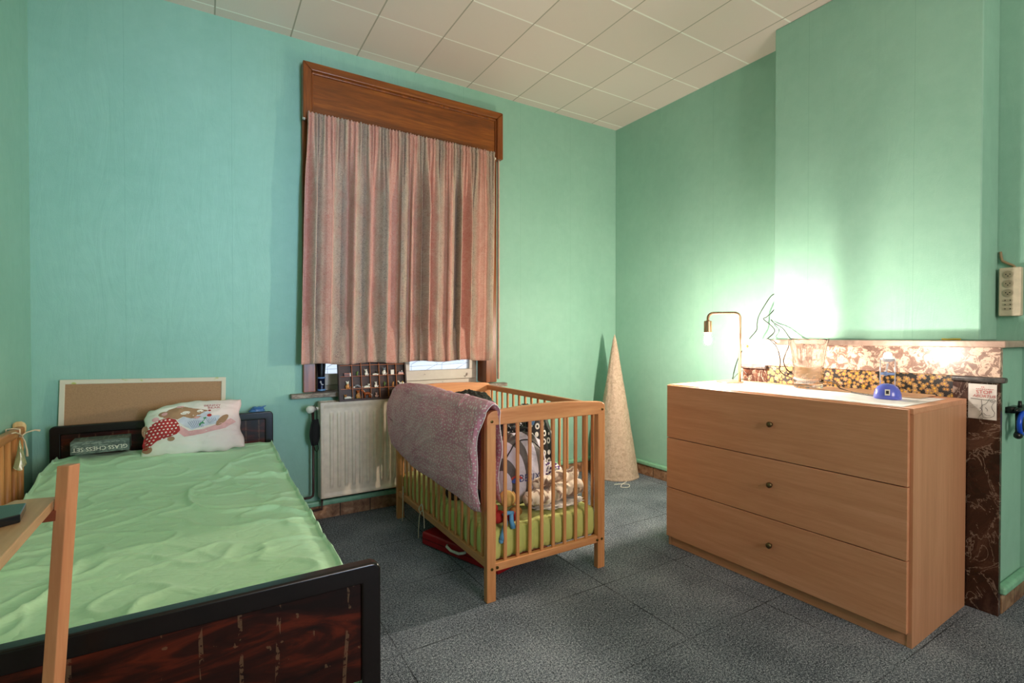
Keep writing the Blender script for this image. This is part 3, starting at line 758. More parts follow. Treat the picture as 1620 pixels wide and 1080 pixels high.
decal('printed_bear', [P_([(380, 350), (400, 270), (460, 225), (560, 195), (680, 195), (780, 240), (950, 280), (980, 300), (880, 330), (880, 370), (820, 400), (740, 385), (640, 350), (560, 385), (480, 360)]), ell(*pc(1165, 450), .042, .016, .75), ell(*pc(385, 290), .022, .016, .3), ell(*pc(150, 480), .014, .03), ell(*pc(170, 735), .022, .018, -.5), ell(*pc(470, 640), .016, .012)], cbr, .0014, 'brown printed bear', pl)
decal('printed_ears', [ell(*pc(400, 290), .014, .009, .4), ell(*pc(610, 195), .018, .006), ell(*pc(285, 355), .016, .011), ell(*pc(820, 385), .013, .006)], cpk, .0017, 'pink printed patches', pl)
decal('printed_muzzle', [ell(*pc(670, 300), .022, .010, .1), ell(*pc(870, 290), .015, .008)], cwh, .0018, 'white printed patches', pl)
decal('printed_lines', [P_([(625, 300), (700, 290), (700, 296), (625, 307)]), P_([(850, 285), (910, 278), (910, 284), (850, 291)])]+[P_([(690+i*27, 420+abs(i-3)*4), (697+i*27, 420+abs(i-3)*4), (757+i*20, 530), (750+i*20, 530)]) for i in range(8)]+[P_([(930+i*26, 400), (936+i*26, 400), (990+i*18, 490-i*6), (984+i*18, 490-i*6)]) for i in range(6)], cln, .0018, 'thin blue printed lines', pl)
decal('printed_hood', [P_([(115, 660), (150, 520), (220, 420), (330, 370), (450, 355), (540, 385), (580, 450), (590, 540), (540, 590), (420, 620), (300, 640), (230, 690), (170, 740), (120, 730)])], crd, .0018, 'red printed bonnet', pl)
dots = []
for i in range(9):
    for j in range(9):
        X = 150+i*52+(j % 2)*24; Y = 385+j*40
        inside = ((X-370)/215)**2+((Y-500)/135)**2 < .92 or (X < 300 and ((X-190)/75)**2+((Y-630)/95)**2 < .9)
        if inside: dots.append(ell(*pc(X, Y), .0047, .0036, .3, 10))
decal('printed_dots', dots, cwh, .0024, 'white printed dots', pl, cell=.05)
decal('printed_hearts', [ell(*pc(1000, 295), .007, .005), ell(*pc(990, 370), .011, .008)], crd, .002, 'red printed hearts', pl)
decal('printed_sprig', [P_([(840, 510), (900, 440), (940, 390), (948, 394), (908, 446), (850, 514)]), ell(*pc(860, 480), .009, .004, .8), ell(*pc(895, 470), .009, .004, -.6), ell(*pc(925, 405), .008, .004, .2)], cgr, .0022, 'green printed sprig', pl)
b = B(); f_ = on_pillow(.002)
for t_, X, Y in (('BENNY', 1045, 215), ('BEAR', 1065, 255)):
    u0, v0 = pc(X, Y); text_bm(t_, .0175, lambda u, v: f_(u0+u*1.45, v0+v-.06*u), b=b)
b.done('printed_words', crd, pl, fix=False, label='red printed words')

# ------------------------------------------------------------------ slatted cot side by the left wall, with ribbon and bag
M_PINE = wood('honey_pine', '#b06a34', '#d49a5c', 'Z', .4, stretch=16)
M_PINEY = wood('honey_pine_rail', '#a9643a', '#d09a64', 'Y', .4, stretch=16)
cs = thing('slatted_cot_side', 'honey coloured slatted wooden cot side standing against the left wall', 'cot side', (-.705, 2.6, 0))
b = B(); b.box(-.740, -.706, 2.05, 3.135, .745, .785); b.done('top_rail', M_PINEY, cs, smooth=True, bevel=.010, seg=4)
b = B(); b.prism([(-.751, .735), (-.751, .790), (-.747, .800), (-.738, .806), (-.722, .806), (-.711, .799), (-.705, .787), (-.705, .765), (-.712, .745), (-.725, .735)], lambda u, v: Vector((u, 3.135, v)), lambda u, v: Vector((u, 3.150, v)))
b.done('end_board', wood('pale_pine', '#d7ab6c', '#ecd09a', 'Z', .4), cs, smooth=True, bevel=.004, seg=3, label='pale rounded end board')
for k in range(13):
    y = 3.115-.088*k
    b = B(); b.tube([(-.722, y, .06), (-.722, y, .755)], .0135, 12); b.done('slat', M_PINE, cs, smooth=True)
b = B(); b.box(-.738, -.706, 2.03, 3.135, .02, .065); b.done('bottom_rail', M_PINEY, cs, bevel=.006)
b = B(); b.box(-.740, -.704, 2.00, 2.036, 0, .775); b.done('post', M_PINE, cs, bevel=.004)
b = B(); b.box(-.740, -.704, 3.10, 3.135, 0, .03); b.done('foot', M_PINE, cs, bevel=.004)
M_RIB = plain('cream_ribbon', '#d8c3a4', .7)
b = B(); b.tube([(-.700, 2.92, .785), (-.699, 2.96, .782), (-.697, 3.01, .768), (-.695, 3.03, .755)], .0032, 7)
b.tube([(-.695, 3.03, .755), (-.685, 3.05, .766), (-.660, 3.07, .772), (-.645, 3.08, .766)], [.003, .003, .0035, .005], 7)
b.tube([(-.695, 3.03, .755), (-.685, 3.03, .73), (-.676, 3.02, .69), (-.673, 3.01, .665)], [.003, .003, .0035, .005], 7)
b.tube([(-.745, 3.03, .75), (-.745, 3.03, .789), (-.722, 3.03, .790), (-.701, 3.03, .785), (-.700, 3.03, .75)], .0032, 7)
mark(b.done('ribbon', M_RIB, smooth=True), 'cream ribbon knotted round the slatted cot side', 'ribbon')
q = N('clear_cellophane'); q.col(S('#d5d8a8')); q.b.inputs['Transmission Weight'].default_value = .6; M_CEL = q.set(.15)
b = B()
def cel(u, v):
    a = (u-.5)*2; wv = .006+.036*v**.8
    return Vector((-.690+.014*math.sin(u*19+v*3)*v, 2.98+a*wv, .745-v*.12+.010*math.sin(u*23)*v))
b.grid(cel, 34, 14); mark(b.done('cellophane_bag', M_CEL, solid=.0012), 'crinkled clear cellophane bag tied to the cot side', 'bag')

# ------------------------------------------------------------------ wooden stand in the near left corner
M_ST = wood('pinkish_beech', '#b3714a', '#d3966a', 'Z', .4, stretch=14)
M_STY = wood('pinkish_beech_shelf', '#a9825c', '#c8a27a', 'Y', .45, stretch=14)
st = thing('wooden_stand', 'small beech stand with a shelf board in front of the bed foot', 'stand', (-.3, .7, 0))
lean = Matrix.Translation((-.176, .99, 1.0)) @ Matrix.Rotation(math.radians(3.5), 4, 'Y') @ RZ(math.radians(-33))
b = B(lean)
b.prism([(-.0095, -.0095), (.0095, -.0095), (.0095, .0095), (-.0095, .0095)], lambda u, v: Vector((u, v, .006+.10*u)), lambda u, v: Vector((u, v, -1.0-.07*0)))
b.done('post', M_ST, st, bevel=.0012)
b = B(); b.prism([(-.193, .25), (-.193, 1.012), (-.243, 1.022), (-.256, .985), (-.46, .93), (-.46, .25)], lambda u, v: Vector((u, v, .955)), lambda u, v: Vector((u, v, .941)))
b.done('shelf_board', M_STY, st, bevel=.0015)
b = B(); b.box(-.230, -.172, .985, 1.003, .925, .941); b.done('peg', wood('dark_peg', '#6a3018', '#8a4526', 'X', .4), st, bevel=.001)
for (x, y) in ((-.45, .94), (-.45, .27), (-.215, .27)):
    b = B(); b.box(x-.011, x+.011, y-.011, y+.011, 0, .941); b.done('leg', M_ST, st, bevel=.0012)
b = B(); b.prism([(-.214, .950), (-.207, .893), (-.30, .83), (-.33, .965)], lambda u, v: Vector((u, v, .9665)), lambda u, v: Vector((u, v, .9555)))
mark(b.done('black_case', plain('glossy_black', '#14171a', .12), bevel=.0012), 'flat glossy black case lying on the beech stand', 'case')

# ------------------------------------------------------------------ crib
M_CR = wood('light_beech_z', '#c17c4c', '#e0a26e', 'Z', .38, stretch=14, fine=50)
M_CRX = wood('light_beech_x', '#c47f50', '#e4a672', 'X', .38, stretch=12, fine=50)
M_CRY = wood('light_beech_y', '#ba794a', '#d99b69', 'Y', .38, stretch=12, fine=50)
M_BOLT = plain('brass_bolt', '#6e5a30', .3, .9)
crib = thing('crib', 'light beech slatted baby crib filled with bags and toys', 'crib', (1.42, 2.58, 0))
CX0, CX1, CY0, CY1 = 1.070, 1.766, 1.955, 3.205
def crib_end(yc, front):
    y0, y1 = yc-.014, yc+.014
    for x in (CX0, CX1-.046):
        b = B(); b.box(x, x+.046, y0-.002, y1+.002, 0, .800); b.done('post', M_CR, crib, bevel=.003)
    pts = [(CX0, .800)]; n = 24
    # rounded ends, shallow arch
    pts = [(CX0, .797), (CX1, .797), (CX1, .838), (CX1-.006, .851), (CX1-.020, .859)]
    for i in range(n+1):
        t = i/n; x = CX1-.035+(CX0+.035-(CX1-.035))*t
        pts.append((x, .862+.014*math.sin(PI*t)))
    pts += [(CX0+.020, .857), (CX0+.006, .845), (CX0, .828)]
    b = B(); b.prism(pts, lambda u, v: Vector((u, y0-.002, v)), lambda u, v: Vector((u, y1+.002, v)))
    r = b.done('arched_rail', M_CRX, crib, bevel=.004, seg=3)
    b = B(); b.box(CX0+.046, CX1-.046, y0, y1, .134, .170); b.done('end_rail', M_CRX, crib, bevel=.003)
    for x in [1.173, 1.2405, 1.309, 1.378, 1.446, 1.516, 1.585, 1.654]:
        b = B(); b.box(x-.0085, x+.0085, yc-.006, yc+.006, .168, .800); b.done('end_slat', M_CR, crib, smooth=True, bevel=.004, seg=3)
    if front:
        for (x, z) in ((CX0+.024, .815), (CX1-.020, .822), (CX0+.024, .150), (CX0+.052, .152), (CX1-.022, .151), (CX1-.052, .150)):
            b = B(); b.tube([(x, y0-.0005, z), (x, y0-.006, z)], .0065, 14); b.done('bolt', M_BOLT, crib, smooth='auto')
crib_end(1.971, True); crib_end(3.190, False)
for x0 in (CX0+.006, CX1-.030):
    b = B(); b.box(x0, x0+.024, 1.987, 3.174, .148, .185); b.done('side_rail', M_CRY, crib, bevel=.003)
    b = B(); b.box(x0, x0+.024, 1.987, 3.174, .812, .846); b.done('side_rail', M_CRY, crib, bevel=.004)
    for i in range(16):
        y = 2.033+i*.0725
        b = B(); b.box(x0+.006, x0+.018, y-.0085, y+.0085, .183, .815); b.done('side_slat', M_CR, crib, smooth=True, bevel=.004, seg=3)
b = B()
for i in range(10): b.box(CX0+.03, CX1-.03, 2.02+i*.125, 2.075+i*.125, .155, .166)
b.done('base_slats', M_CRX, crib)
# mattress: tufted green
def tufted(u, v):
    pass
M_MAT = sheet_mat('lime_green_mattress_cover', '#bcc06a', '#d4d88a', 14)
x0, x1, y0, y1, z0, z1 = 1.104, 1.730, 1.998, 3.160, .168, .305
b = B()
def matt(u, v):
    # u runs round the perimeter, v from bottom centre to top centre
    per = [(x0, y0), (x1, y0), (x1, y1), (x0, y1)]
    L = [(x1-x0), (y1-y0), (x1-x0), (y1-y0)]; T = sum(L); s = u*T; k = 0
    while k < 3 and s > L[k]: s -= L[k]; k += 1
    t = s/L[k]; a = Vector(per[k]); c = Vector(per[(k+1) % 4]); p = a.lerp(c, t)
    nrm = [Vector((0, -1)), Vector((1, 0)), Vector((0, 1)), Vector((-1, 0))][k]
    bulge = .013*abs(math.sin(PI*round(L[k]/.0628)*t))**.55
    cx, cy = (x0+x1)/2, (y0+y1)/2
    if v < .15: r = v/.15*.96; z = z0; inset = 0
    elif v < .62:
        q_ = (v-.15)/.47; r = 1; z = z0+(z1-z0)*q_; inset = .010*(abs(2*q_-1)**4)
    else:
        q_ = (v-.62)/.38; r = 1-q_; z = z1+.008*sm(0, .2, q_)+.004*fbm(p.x*9*r, p.y*9*r, 2); inset = .010
    m = Vector((cx, cy)); w_ = p-nrm*inset+nrm*bulge*(1 if .15 <= v <= .66 else max(0, 1-(v-.66)*8) if v > .66 else 0)
    pt = m+(w_-m)*r
    return Vector((pt.x, pt.y, z))
b.grid(matt, 400, 40, closed_u=True); bmesh.ops.remove_doubles(b.bm, verts=b.bm.verts, dist=1e-5)
mark(b.done('crib_mattress', M_MAT, smooth=True), 'lime green tufted mattress inside the crib', 'mattress')
# ribbons hanging from the left rail
M_STR = plain('off_white_string', '#cfc6b4', .8)
def cord(name, pts, r, m, label, cat, seg=7, sub=1, group=None):
    P = [Vector(p) for p in pts]
    # Catmull-Rom smoothing
    out = []
    for i in range(len(P)-1):
        p0 = P[max(i-1, 0)]; p1 = P[i]; p2 = P[i+1]; p3 = P[min(i+2, len(P)-1)]
        for k in range(6):
            t = k/6
            out.append(.5*((2*p1)+(-p0+p2)*t+(2*p0-5*p1+4*p2-p3)*t*t+(-p0+3*p1-3*p2+p3)*t**3))
    out.append(P[-1])
    b = B(); b.tube(out, r, seg); return mark(b.done(name, m, smooth=True), label, cat, group)
cord('tie_string', [(1.070, 3.06, .19), (1.066, 3.055, .245), (1.072, 3.075, .19), (1.066, 3.06, .12), (1.066, 3.07, .02)], .003, M_STR, 'white tie string hanging at the far left leg of the crib', 'string')
cord('tie_string', [(1.064, 2.74, .165), (1.060, 2.765, .19), (1.066, 2.735, .225), (1.062, 2.71, .20), (1.066, 2.765, .16), (1.064, 2.78, .08), (1.064, 2.785, .01)], .003, M_STR, 'longer white tie string knotted on the crib side rail', 'string')
cord('tie_string', [(1.066, 2.735, .225), (1.064, 2.70, .17), (1.064, 2.69, .10)], .0028, M_STR, 'short loose end of white string next to the knotted one', 'string')

# duvet folded over the left rail
def duvmat():
    q = N('dusty_pink_dotted_duvet'); uv = q.co('UV')
    vo = q.n('ShaderNodeTexVoronoi', feature='F1', voronoi_dimensions='2D'); q.l(uv, vo.inputs['Vector']); vo.inputs['Scale'].default_value = 58; vo.inputs['Randomness'].default_value = .75
    dot = q.math('LESS_THAN', vo.outputs['Distance'], .21)
    base = q.ramp(q.noise(q.co('Object', (1, 1, 1)), 7, 4, .6), [(.35, S('#d788a0')), (.65, S('#e6aab9'))])
    q.col(q.mix(q.math('MULTIPLY', dot, .9), base, S('#f2e4e4')))
    q.bump(q.noise(q.co('Object', (1, 2.2, .7)), 9, 4, .5, 1.5), .45, .02)
    q.b.inputs['Sheen Weight'].default_value = .12
    return q.set(.75, spec=.15)
def lower(y):    # lower hem of the hanging outside half (near end to far end)
    pts = [(1.965, .415), (2.03, .400), (2.08, .408), (2.18, .425), (2.46, .440), (2.80, .430), (3.01, .463), (3.14, .500), (3.20, .58)]
    for (a, za), (c, zc) in zip(pts, pts[1:]):
        if y <= c: return za+(zc-za)*max(0, (y-a))/(c-a)
    return pts[-1][1]
def duv(u, v):
    y = 1.958+u*(3.205-1.958)-.0
    L_out = .868-lower(y); L_in = .43; tot = L_out+.085+L_in
    s = v*tot
    drop = .025*sm(.75, 1, u)
    if s < L_out:           # outside, from the hem up
        k = s/L_out; z = lower(y)+s; x = 1.034+.010*math.sin(y*7)*(1-k)+.014*sm(.7, 1, k)
        x -= .018*math.sin(PI*k)*.8
    elif s < L_out+.085:
        k = (s-L_out)/.085; x = 1.048+.078*k; z = .868+.030*math.sin(PI*k)
    else:
        k = (s-L_out-.085)/L_in; x = 1.126+.018*sm(0, .5, k)+.012*math.sin(y*6+1); z = .868-(s-L_out-.085)
    y2 = y
    if u < .12: y2 = y+.022*math.sin(v*9)*(1-u/.12)+.012*math.sin(v*23)*(1-u/.12)
    return Vector((x, y2, z-drop*(1 if s > .2 else .3)))
def dth(u, v):
    y = 1.958+u*1.247; L_out = .868-lower(y); tot = L_out+.085+.43; k0 = L_out/tot; k1 = (L_out+.085)/tot
    e = (max(0, 1-abs(2*u-1)**7))**.5*(max(0, 1-abs(2*v-1)**9))**.5
    mid = math.exp(-((v-(k0+k1)/2)/.10)**2)
    t = .030*(1-.55*mid)
    t += .006*noise.noise(Vector((y*7, v*5, 3)))+.005*(1-min(1, abs(noise.noise(Vector((y*5+v*4, v*8, 8))))*5))
    if v > k1: t = min(t, .019)
    return max(.0006, t*e)
b = B(); b.pad(duv, dth, 110, 110, uvs=(1.25, 1.0))
mark(b.done('duvet', duvmat(), smooth=True), 'dusty pink duvet with white dots folded over the crib side', 'duvet')
b = B()
pts = [duv(0, k/40)+Vector((-.0, -.003, 0)) for k in range(0, 20)]
b.tube([duv(.0, k/60)+Vector((.002, -.002, 0)) for k in range(2, 58)], .0022, 6)
bpy.data.objects['duvet'].name = 'duvet'
b.done('piping', plain('white_piping', '#e2cfcf', .7), bpy.data.objects['duvet'], smooth=True, label='white piping')

# ---- things in the crib
# striped backpack
def bagmat():
    q = N('grey_white_striped_backpack'); o = sep(q, q.co())
    r = q.math('SQRT', q.math('ADD', q.math('POWER', q.math('ADD', o[0], .13), 2.0), q.math('POWER', q.math('MULTIPLY', q.math('SUBTRACT', o[2], .12), .55), 2.0)))
    f = q.math('FRACT', q.math('ADD', q.math('MULTIPLY', r, 12.5), .42)); m = q.math('LESS_THAN', f, .42)
    q.col(q.mix(m, S('#c9c2cc'), S('#57514e'))); q.bump(q.noise(q.co(), 14, 4, .5, 1), .4, .02); return q.set(.6)
bp = thing('backpack', 'grey and white striped backpack in the near end of the crib', 'backpack', (1.375, 2.14, .33))
b = B(); blobm(b, (1.372, 2.17, .520), (.152, .078, .182), p=2.6, amp=.05, crease=.07, fr=7, nu=90, nv=60, seed=4)
bmesh.ops.recalc_face_normals(b.bm, faces=b.bm.faces); tb = BVHTree.FromBMesh(b.bm); b.done('bag_body', bagmat(), bp, smooth=True)
def on_bag(lift):
    def f(u, v):
        hit, n_, i_, dd = tb.ray_cast(Vector((u, 1.9, v)), Vector((0, 1, 0)))
        return (hit if hit else Vector((u, 2.1, v)))-Vector((0, lift, 0))
    return f
fb = on_bag(.002); b = B(); text_bm('BESIX', .052, lambda u, v: fb(1.392+u, .487+v-.02*u), b=b)
b.done('lettering', plain('navy_print', '#2a2f66', .6), bp, fix=False, label='navy letters')
def arcp(cx, cz, r0, r1, a0, a1, n=10):
    return [(cx+r1*math.cos(a0+(a1-a0)*i/n), cz+r1*math.sin(a0+(a1-a0)*i/n)) for i in range(n+1)]+[(cx+r0*math.cos(a1+(a0-a1)*i/n), cz+r0*math.sin(a1+(a0-a1)*i/n)) for i in range(n+1)]
decal('emblem_red', [arcp(1.312, .462, .036, .046, .7, 2.3)], plain('emblem_red', '#b03a3a', .6), .003, 'red arc of the emblem', bp, on_bag)
decal('emblem_blue', [arcp(1.312, .462, .012, .033, .7, 2.6)], plain('emblem_blue', '#3a56a8', .6), .003, 'blue part of the emblem', bp, on_bag)
b = B(); zp = []
for k in range(25):
    t = PI*(.08+.84*k/24); zp.append(fb(1.372+.125*math.cos(t), .52+.155*math.sin(t)))
b.tube(zp, .0035, 6); b.done('zip', plain('dark_zip', '#2a2728', .5), bp, smooth=True, label='dark zip around the front')
b = B(); b.tube([(1.33, 2.13, .695), (1.34, 2.12, .725), (1.375, 2.115, .735), (1.41, 2.12, .722), (1.42, 2.13, .69)], .007, 8); b.done('handle', M_BLK, bp, smooth=True, label='dark carry handle')

def plasticmat(name, hexa, hexb, rough=.3):
    q = N(name); co = q.co(); n = q.noise(co, 9, 5, .6, 1.6)
    q.col(q.ramp(n, [(.3, S(hexa)), (.7, S(hexb))])); q.bump(q.math('ABSOLUTE', q.math('SUBTRACT', n, .5)), .8, .05); return q.set(rough)
b = B(); blobm(b, (1.335, 2.64, .606), (.178, .19, .272), p=2.4, amp=.05, crease=.06, fr=9, nu=110, nv=70, seed=11, flat=.33)
mark(b.done('dark_bag', plasticmat('dark_grey_nylon', '#181817', '#34322e', .38), smooth=True), 'dark grey nylon bag heaped at the back of the crib', 'bag')
b = B(); blobm(b, (1.365, 2.30, .690), (.13, .060, .095), p=2.4, amp=.14, crease=.2, fr=10, nu=90, nv=60, seed=21)
mark(b.done('black_jacket', plasticmat('black_shiny_fabric', '#050506', '#151517', .3), smooth=True), 'crumpled black shiny jacket on top behind the striped backpack', 'jacket')
b = B(); b.box(-.004, .004, -.001, .001, -.016, .016, at(1.472, 2.196, .742, 0, 0, .4)); b.box(-.004, .004, -.001, .001, -.016, .016, at(1.484, 2.196, .742, 0, 0, .4)); b.box(-.004, .004, -.001, .001, -.012, .012, at(1.460, 2.196, .742, 0, 0, .4))
b.done('logo_stripes', plain('light_blue_stripes', '#6f9fd0', .5), bpy.data.objects['black_jacket'], label='light blue stripes')
def ringmat():
    q = N('black_cloth_with_white_rings')
    vo = q.n('ShaderNodeTexVoronoi', feature='F1'); q.l(q.co('Object', (1, .4, .85)), vo.inputs['Vector']); vo.inputs['Scale'].default_value = 24; vo.inputs['Randomness'].default_value = .35
    d = q.math('ABSOLUTE', q.math('SUBTRACT', vo.outputs['Distance'], .26))
    q.col(q.mix(q.math('LESS_THAN', d, .095), S('#141311'), S('#dedad0'))); return q.set(.55)
rb = thing('patterned_bag', 'black bag with white ring pattern at the right side of the crib', 'bag', (1.6, 2.36, .35))
b = B(); blobm(b, (1.585, 2.36, .57), (.128, .085, .250), p=2.3, amp=.04, crease=.06, fr=8, nu=80, nv=60, seed=6, M=Matrix.Rotation(math.radians(-9), 4, 'Y'))
b.done('bag_body', ringmat(), rb, smooth=True)
b = B(); b.tube([(1.53, 2.29, .76), (1.50, 2.28, .70), (1.52, 2.265, .60), (1.50, 2.26, .50)], .010, 8); b.done('strap', M_BLK, rb, smooth=True, label='plain black strap')
# purple and white towel
def towel():
    q = N('purple_white_print_cloth'); n = q.noise(q.co('Object', (1.4, 1.4, 2)), 11, 2, .5, 3.2)
    q.col(q.ramp(n, [(.49, S('#4a1c66')), (.50, S('#e2dcd8'))], 'CONSTANT' if False else 'LINEAR')); q.bump(q.noise(q.co(), 10, 3, .5, 1), .4, .02); return q.set(.8)
b = B(); blobm(b, (1.625, 2.285, .415), (.095, .085, .080), p=2.5, amp=.1, crease=.14, fr=9, nu=70, nv=44, seed=8)
mark(b.done('purple_cloth', towel(), smooth=True), 'folded purple and white printed cloth in the crib', 'cloth')
# leopard print roll and white cloth
def leop():
    q = N('cream_spotted_fleece'); co = q.co('Object', (1, 1, 1))
    n = q.noise(co, 17, 2, .5, .8); c = q.ramp(n, [(.50, S('#e4d2bc')), (.53, S('#a1826a')), (.6, S('#6f5444'))])
    q.col(c); q.bump(q.noise(co, 200, 2), .3, .004); q.b.inputs['Sheen Weight'].default_value = .5; return q.set(.9)
bl = thing('rolled_blanket', 'cream rolled blanket with brown spots on the crib mattress', 'blanket', (1.53, 2.08, .33))
for nm, a_, c_, r_ in (('roll', (1.345, 2.06, .384), (1.712, 2.09, .400), .040), ('roll', (1.41, 2.10, .444), (1.708, 2.12, .462), .032)):
    b = B(); A_, C_ = Vector(a_), Vector(c_); pts = []; rr = []
    for k in range(41):
        t = k/40; p = A_.lerp(C_, t); p.z += .006*math.sin(t*14); pts.append(p)
        rr.append(r_*(1+.10*math.sin(t*19+r_*90)+.06*math.sin(t*41))*(1 if .03 < t < .97 else .72))
    b.tube(pts, rr, 26)
    for v in b.bm.verts: v.co += Vector((0, .004, .004))*noise.noise(v.co*25)
    b.done(nm, leop(), bl, smooth=True)
b = B(); blobm(b, (1.56, 2.10, .332), (.160, .080, .015), p=2.6, amp=.2, crease=.3, fr=12, nu=70, nv=30, seed=13)
mark(b.done('white_cloth', sheet_mat('white_crumpled_cloth', '#cfc9c2', '#e4ded6', 20), smooth=True), 'crumpled white cloth under the spotted blanket roll', 'cloth')
# plush toys
toy = thing('plush_toy', 'red and light blue plush toy at the near left corner of the crib', 'plush toy', (1.2, 2.03, .31))
cR = plain('red_plush', '#a81f1c', .85, bump=.3); cLB = plain('light_blue_plush', '#5f9cc9', .85, bump=.3); cYl = plain('pale_yellow_plush', '#c8a45c', .85, bump=.3)
b = B(); b.ball((1.165, 2.025, .352), (.040, .034, .030), 3); b.ball((1.245, 2.03, .338), (.028, .026, .026), 3); b.ball((1.145, 2.03, .395), (.022, .022, .022), 3); b.done('body', cR, toy, smooth=True)
b = B(); b.tube([(1.185, 1.992, .372), (1.182, 1.984, .33), (1.168, 1.982, .283), (1.162, 1.983, .262)], [.009, .011, .012, .016], 12); b.tube([(1.172, 1.99, .368), (1.20, 1.988, .376), (1.228, 1.99, .37)], .009, 10); b.tube([(1.218, 1.99, .37), (1.216, 1.986, .335), (1.226, 1.986, .302)], [.010, .011, .013], 12)
b.ball((1.160, 1.983, .256), (.014, .012, .014), 2); b.done('arms', cLB, toy, smooth=True, label='light blue arms')
yp = thing('plush_toy', 'round pale yellow plush head under the striped backpack', 'plush toy', (1.225, 2.05, .39))
b = B(); b.ball((1.226, 2.045, .422), (.040, .036, .040), 3); b.done('head', cYl, yp, smooth=True)
b = B(); b.ball((1.262, 2.05, .415), (.016, .02, .036), 2); b.ball((1.285, 2.06, .345), (.036, .03, .024), 2); b.done('ear', plain('tan_plush', '#a9793e', .85, bump=.3), yp, smooth=True, label='darker tan ears and body')
b = B(); b.ball((1.150, 2.50, .335), (.03, .06, .035), 3); b.ball((1.150, 2.44, .345), (.028, .03, .03), 3)
mark(b.done('brown_shoe', plain('dark_brown_felt', '#2e1a12', .8), smooth=True), 'small dark brown soft shoe against the left crib slats', 'shoe')
b = B(); blobm(b, (1.245, 2.33, .358), (.075, .09, .038), p=2.4, amp=.15, crease=.15, fr=8, seed=31)
mark(b.done('dark_clothes', plain('black_red_clothes', '#1d1214', .8), smooth=True), 'dark clothes lying in the shade of the crib', 'clothes')

# red flat case under the crib
Mred = at(1.240, 2.150, 0, math.radians(18.3))
rc = thing('red_case', 'flat red case with a white handle under the crib', 'case', (1.3, 2.45, 0))
M_REDC = plain('red_plastic', '#a0141a', .4)
b = B(Mred); b.box(0, .42, 0, .59, .004, .078); b.done('case_body', M_REDC, rc, smooth=True, bevel=.012, seg=3)
b = B(Mred); b.box(-.002, .422, -.002, .592, .040, .043); b.done('seam', plain('dark_red_seam', '#4a0a0c', .5), rc)
b = B(Mred); pts = [(-.001, .23, .058), (-.012, .235, .055), (-.014, .27, .043), (-.014, .33, .043), (-.012, .365, .055), (-.001, .37, .058)]; b.tube(pts, .0075, 10); b.done('handle', M_WHT, rc, smooth=True, label='white carrying handle')

# ------------------------------------------------------------------ plaster cone in the corner
def conemat():
    q = N('rough_beige_paper_pulp'); co = q.co(); n = q.noise(co, 34, 6, .75, .8)
    q.col(q.ramp(n, [(.3, S('#b69a84')), (.6, S('#dcc4b0'))])); q.bump(n, .9, .012); return q.set(.95, spec=.1)
b = B(); cxx, cyy = 3.012, 3.205
def cone(u, v):
    t = 2*PI*u; z = v*1.215; r = .193*(1-v)**.97+.006*(1-sm(.96, 1, v))
    r += .0045*fbm(math.cos(t)*2.4, math.sin(t)*2.4, z*7)*min(1, (1-v)*4)
    if v < .012: r += .004
    return Vector((cxx+r*math.cos(t)-.010*v, cyy+r*math.sin(t), z))
b.grid(cone, 120, 200, closed_u=True)
b.bm.faces.new([v for v in sorted([v for v in b.bm.verts if v.co.z < 1e-6], key=lambda v: math.atan2(v.co.y-cyy, v.co.x-cxx))])
mark(b.done('paper_pulp_cone', conemat(), smooth=True, fix=True), 'tall rough beige cone standing in the room corner', 'cone')
cord('white_cable', [(2.80, 2.99, .004), (2.86, 2.97, .004), (2.90, 2.93, .004), (2.85, 2.88, .004), (2.80, 2.91, .004), (2.86, 2.96, .006), (2.93, 2.99, .004), (2.95, 3.005, .004)], .003, M_WHT, 'loop of thin white cable on the carpet before the cone', 'cable')

# ------------------------------------------------------------------ fireplace surround
def marble(name, stops, scale=9, dist=1.5, rough=.25, det=7, veins=None):
    q = N(name); co = q.co(); n = q.noise(co, scale, det, .68, dist); c = q.ramp(n, stops)
    if veins:
        n2 = q.noise(q.co('Object', (1, 1, .8), (.5, .3, .2)), 5.5, 6, .62, 2.2)
        v = q.ramp(q.math('ABSOLUTE', q.math('SUBTRACT', n2, .5)), [(0, (.75, .75, .75, 1)), (.016, (0, 0, 0, 1))])
        n3 = q.noise(co, 13, 2, .4); bl_ = q.ramp(n3, [(.70, (0, 0, 0, 1)), (.74, (.8, .8, .8, 1))])
        c = q.mix(q.math('MAXIMUM', v, bl_), c, S(veins))
    q.col(c); return q.set(rough, spec=.5)
M_FRZ = marble('rose_grey_mottled_marble', [(.36, S('#7d6156')), (.49, S('#8a6e62')), (.52, S('#c9ab98')), (.62, S('#d8bfac')), (.74, S('#a88a5a'))], 30, 1.1, .3)
M_LEG = marble('dark_brown_veined_marble', [(.32, S('#1c0f0b')), (.5, S('#3a2118')), (.62, S('#5c3f33')), (.75, S('#2a1711'))], 5, 1.2, .25, veins='#a08a7c')
M_SHF = marble('rose_marble_shelf', [(.35, S('#8f7468')), (.65, S('#b39a8c'))], 8, 1.5, .3)
M_CAP = marble('dark_grey_marble_band', [(.35, S('#2c2a2b')), (.62, S('#5c5654')), (.7, S('#9a8e86'))], 30, 1, .3)
fp = thing('fireplace', 'marble fireplace surround behind the chest of drawers', 'fireplace', (2.98, 1.32, 0))
b = B(); b.box(2.815, WR-.0, .694, 1.955, 1.150, 1.178); b.done('mantel_shelf', M_SHF, fp, bevel=.004)
b = B(); b.box(2.875, 2.905, .724, 1.920, 1.022, 1.150); b.done('frieze', M_FRZ, fp, bevel=.002, label='mottled rose marble frieze')
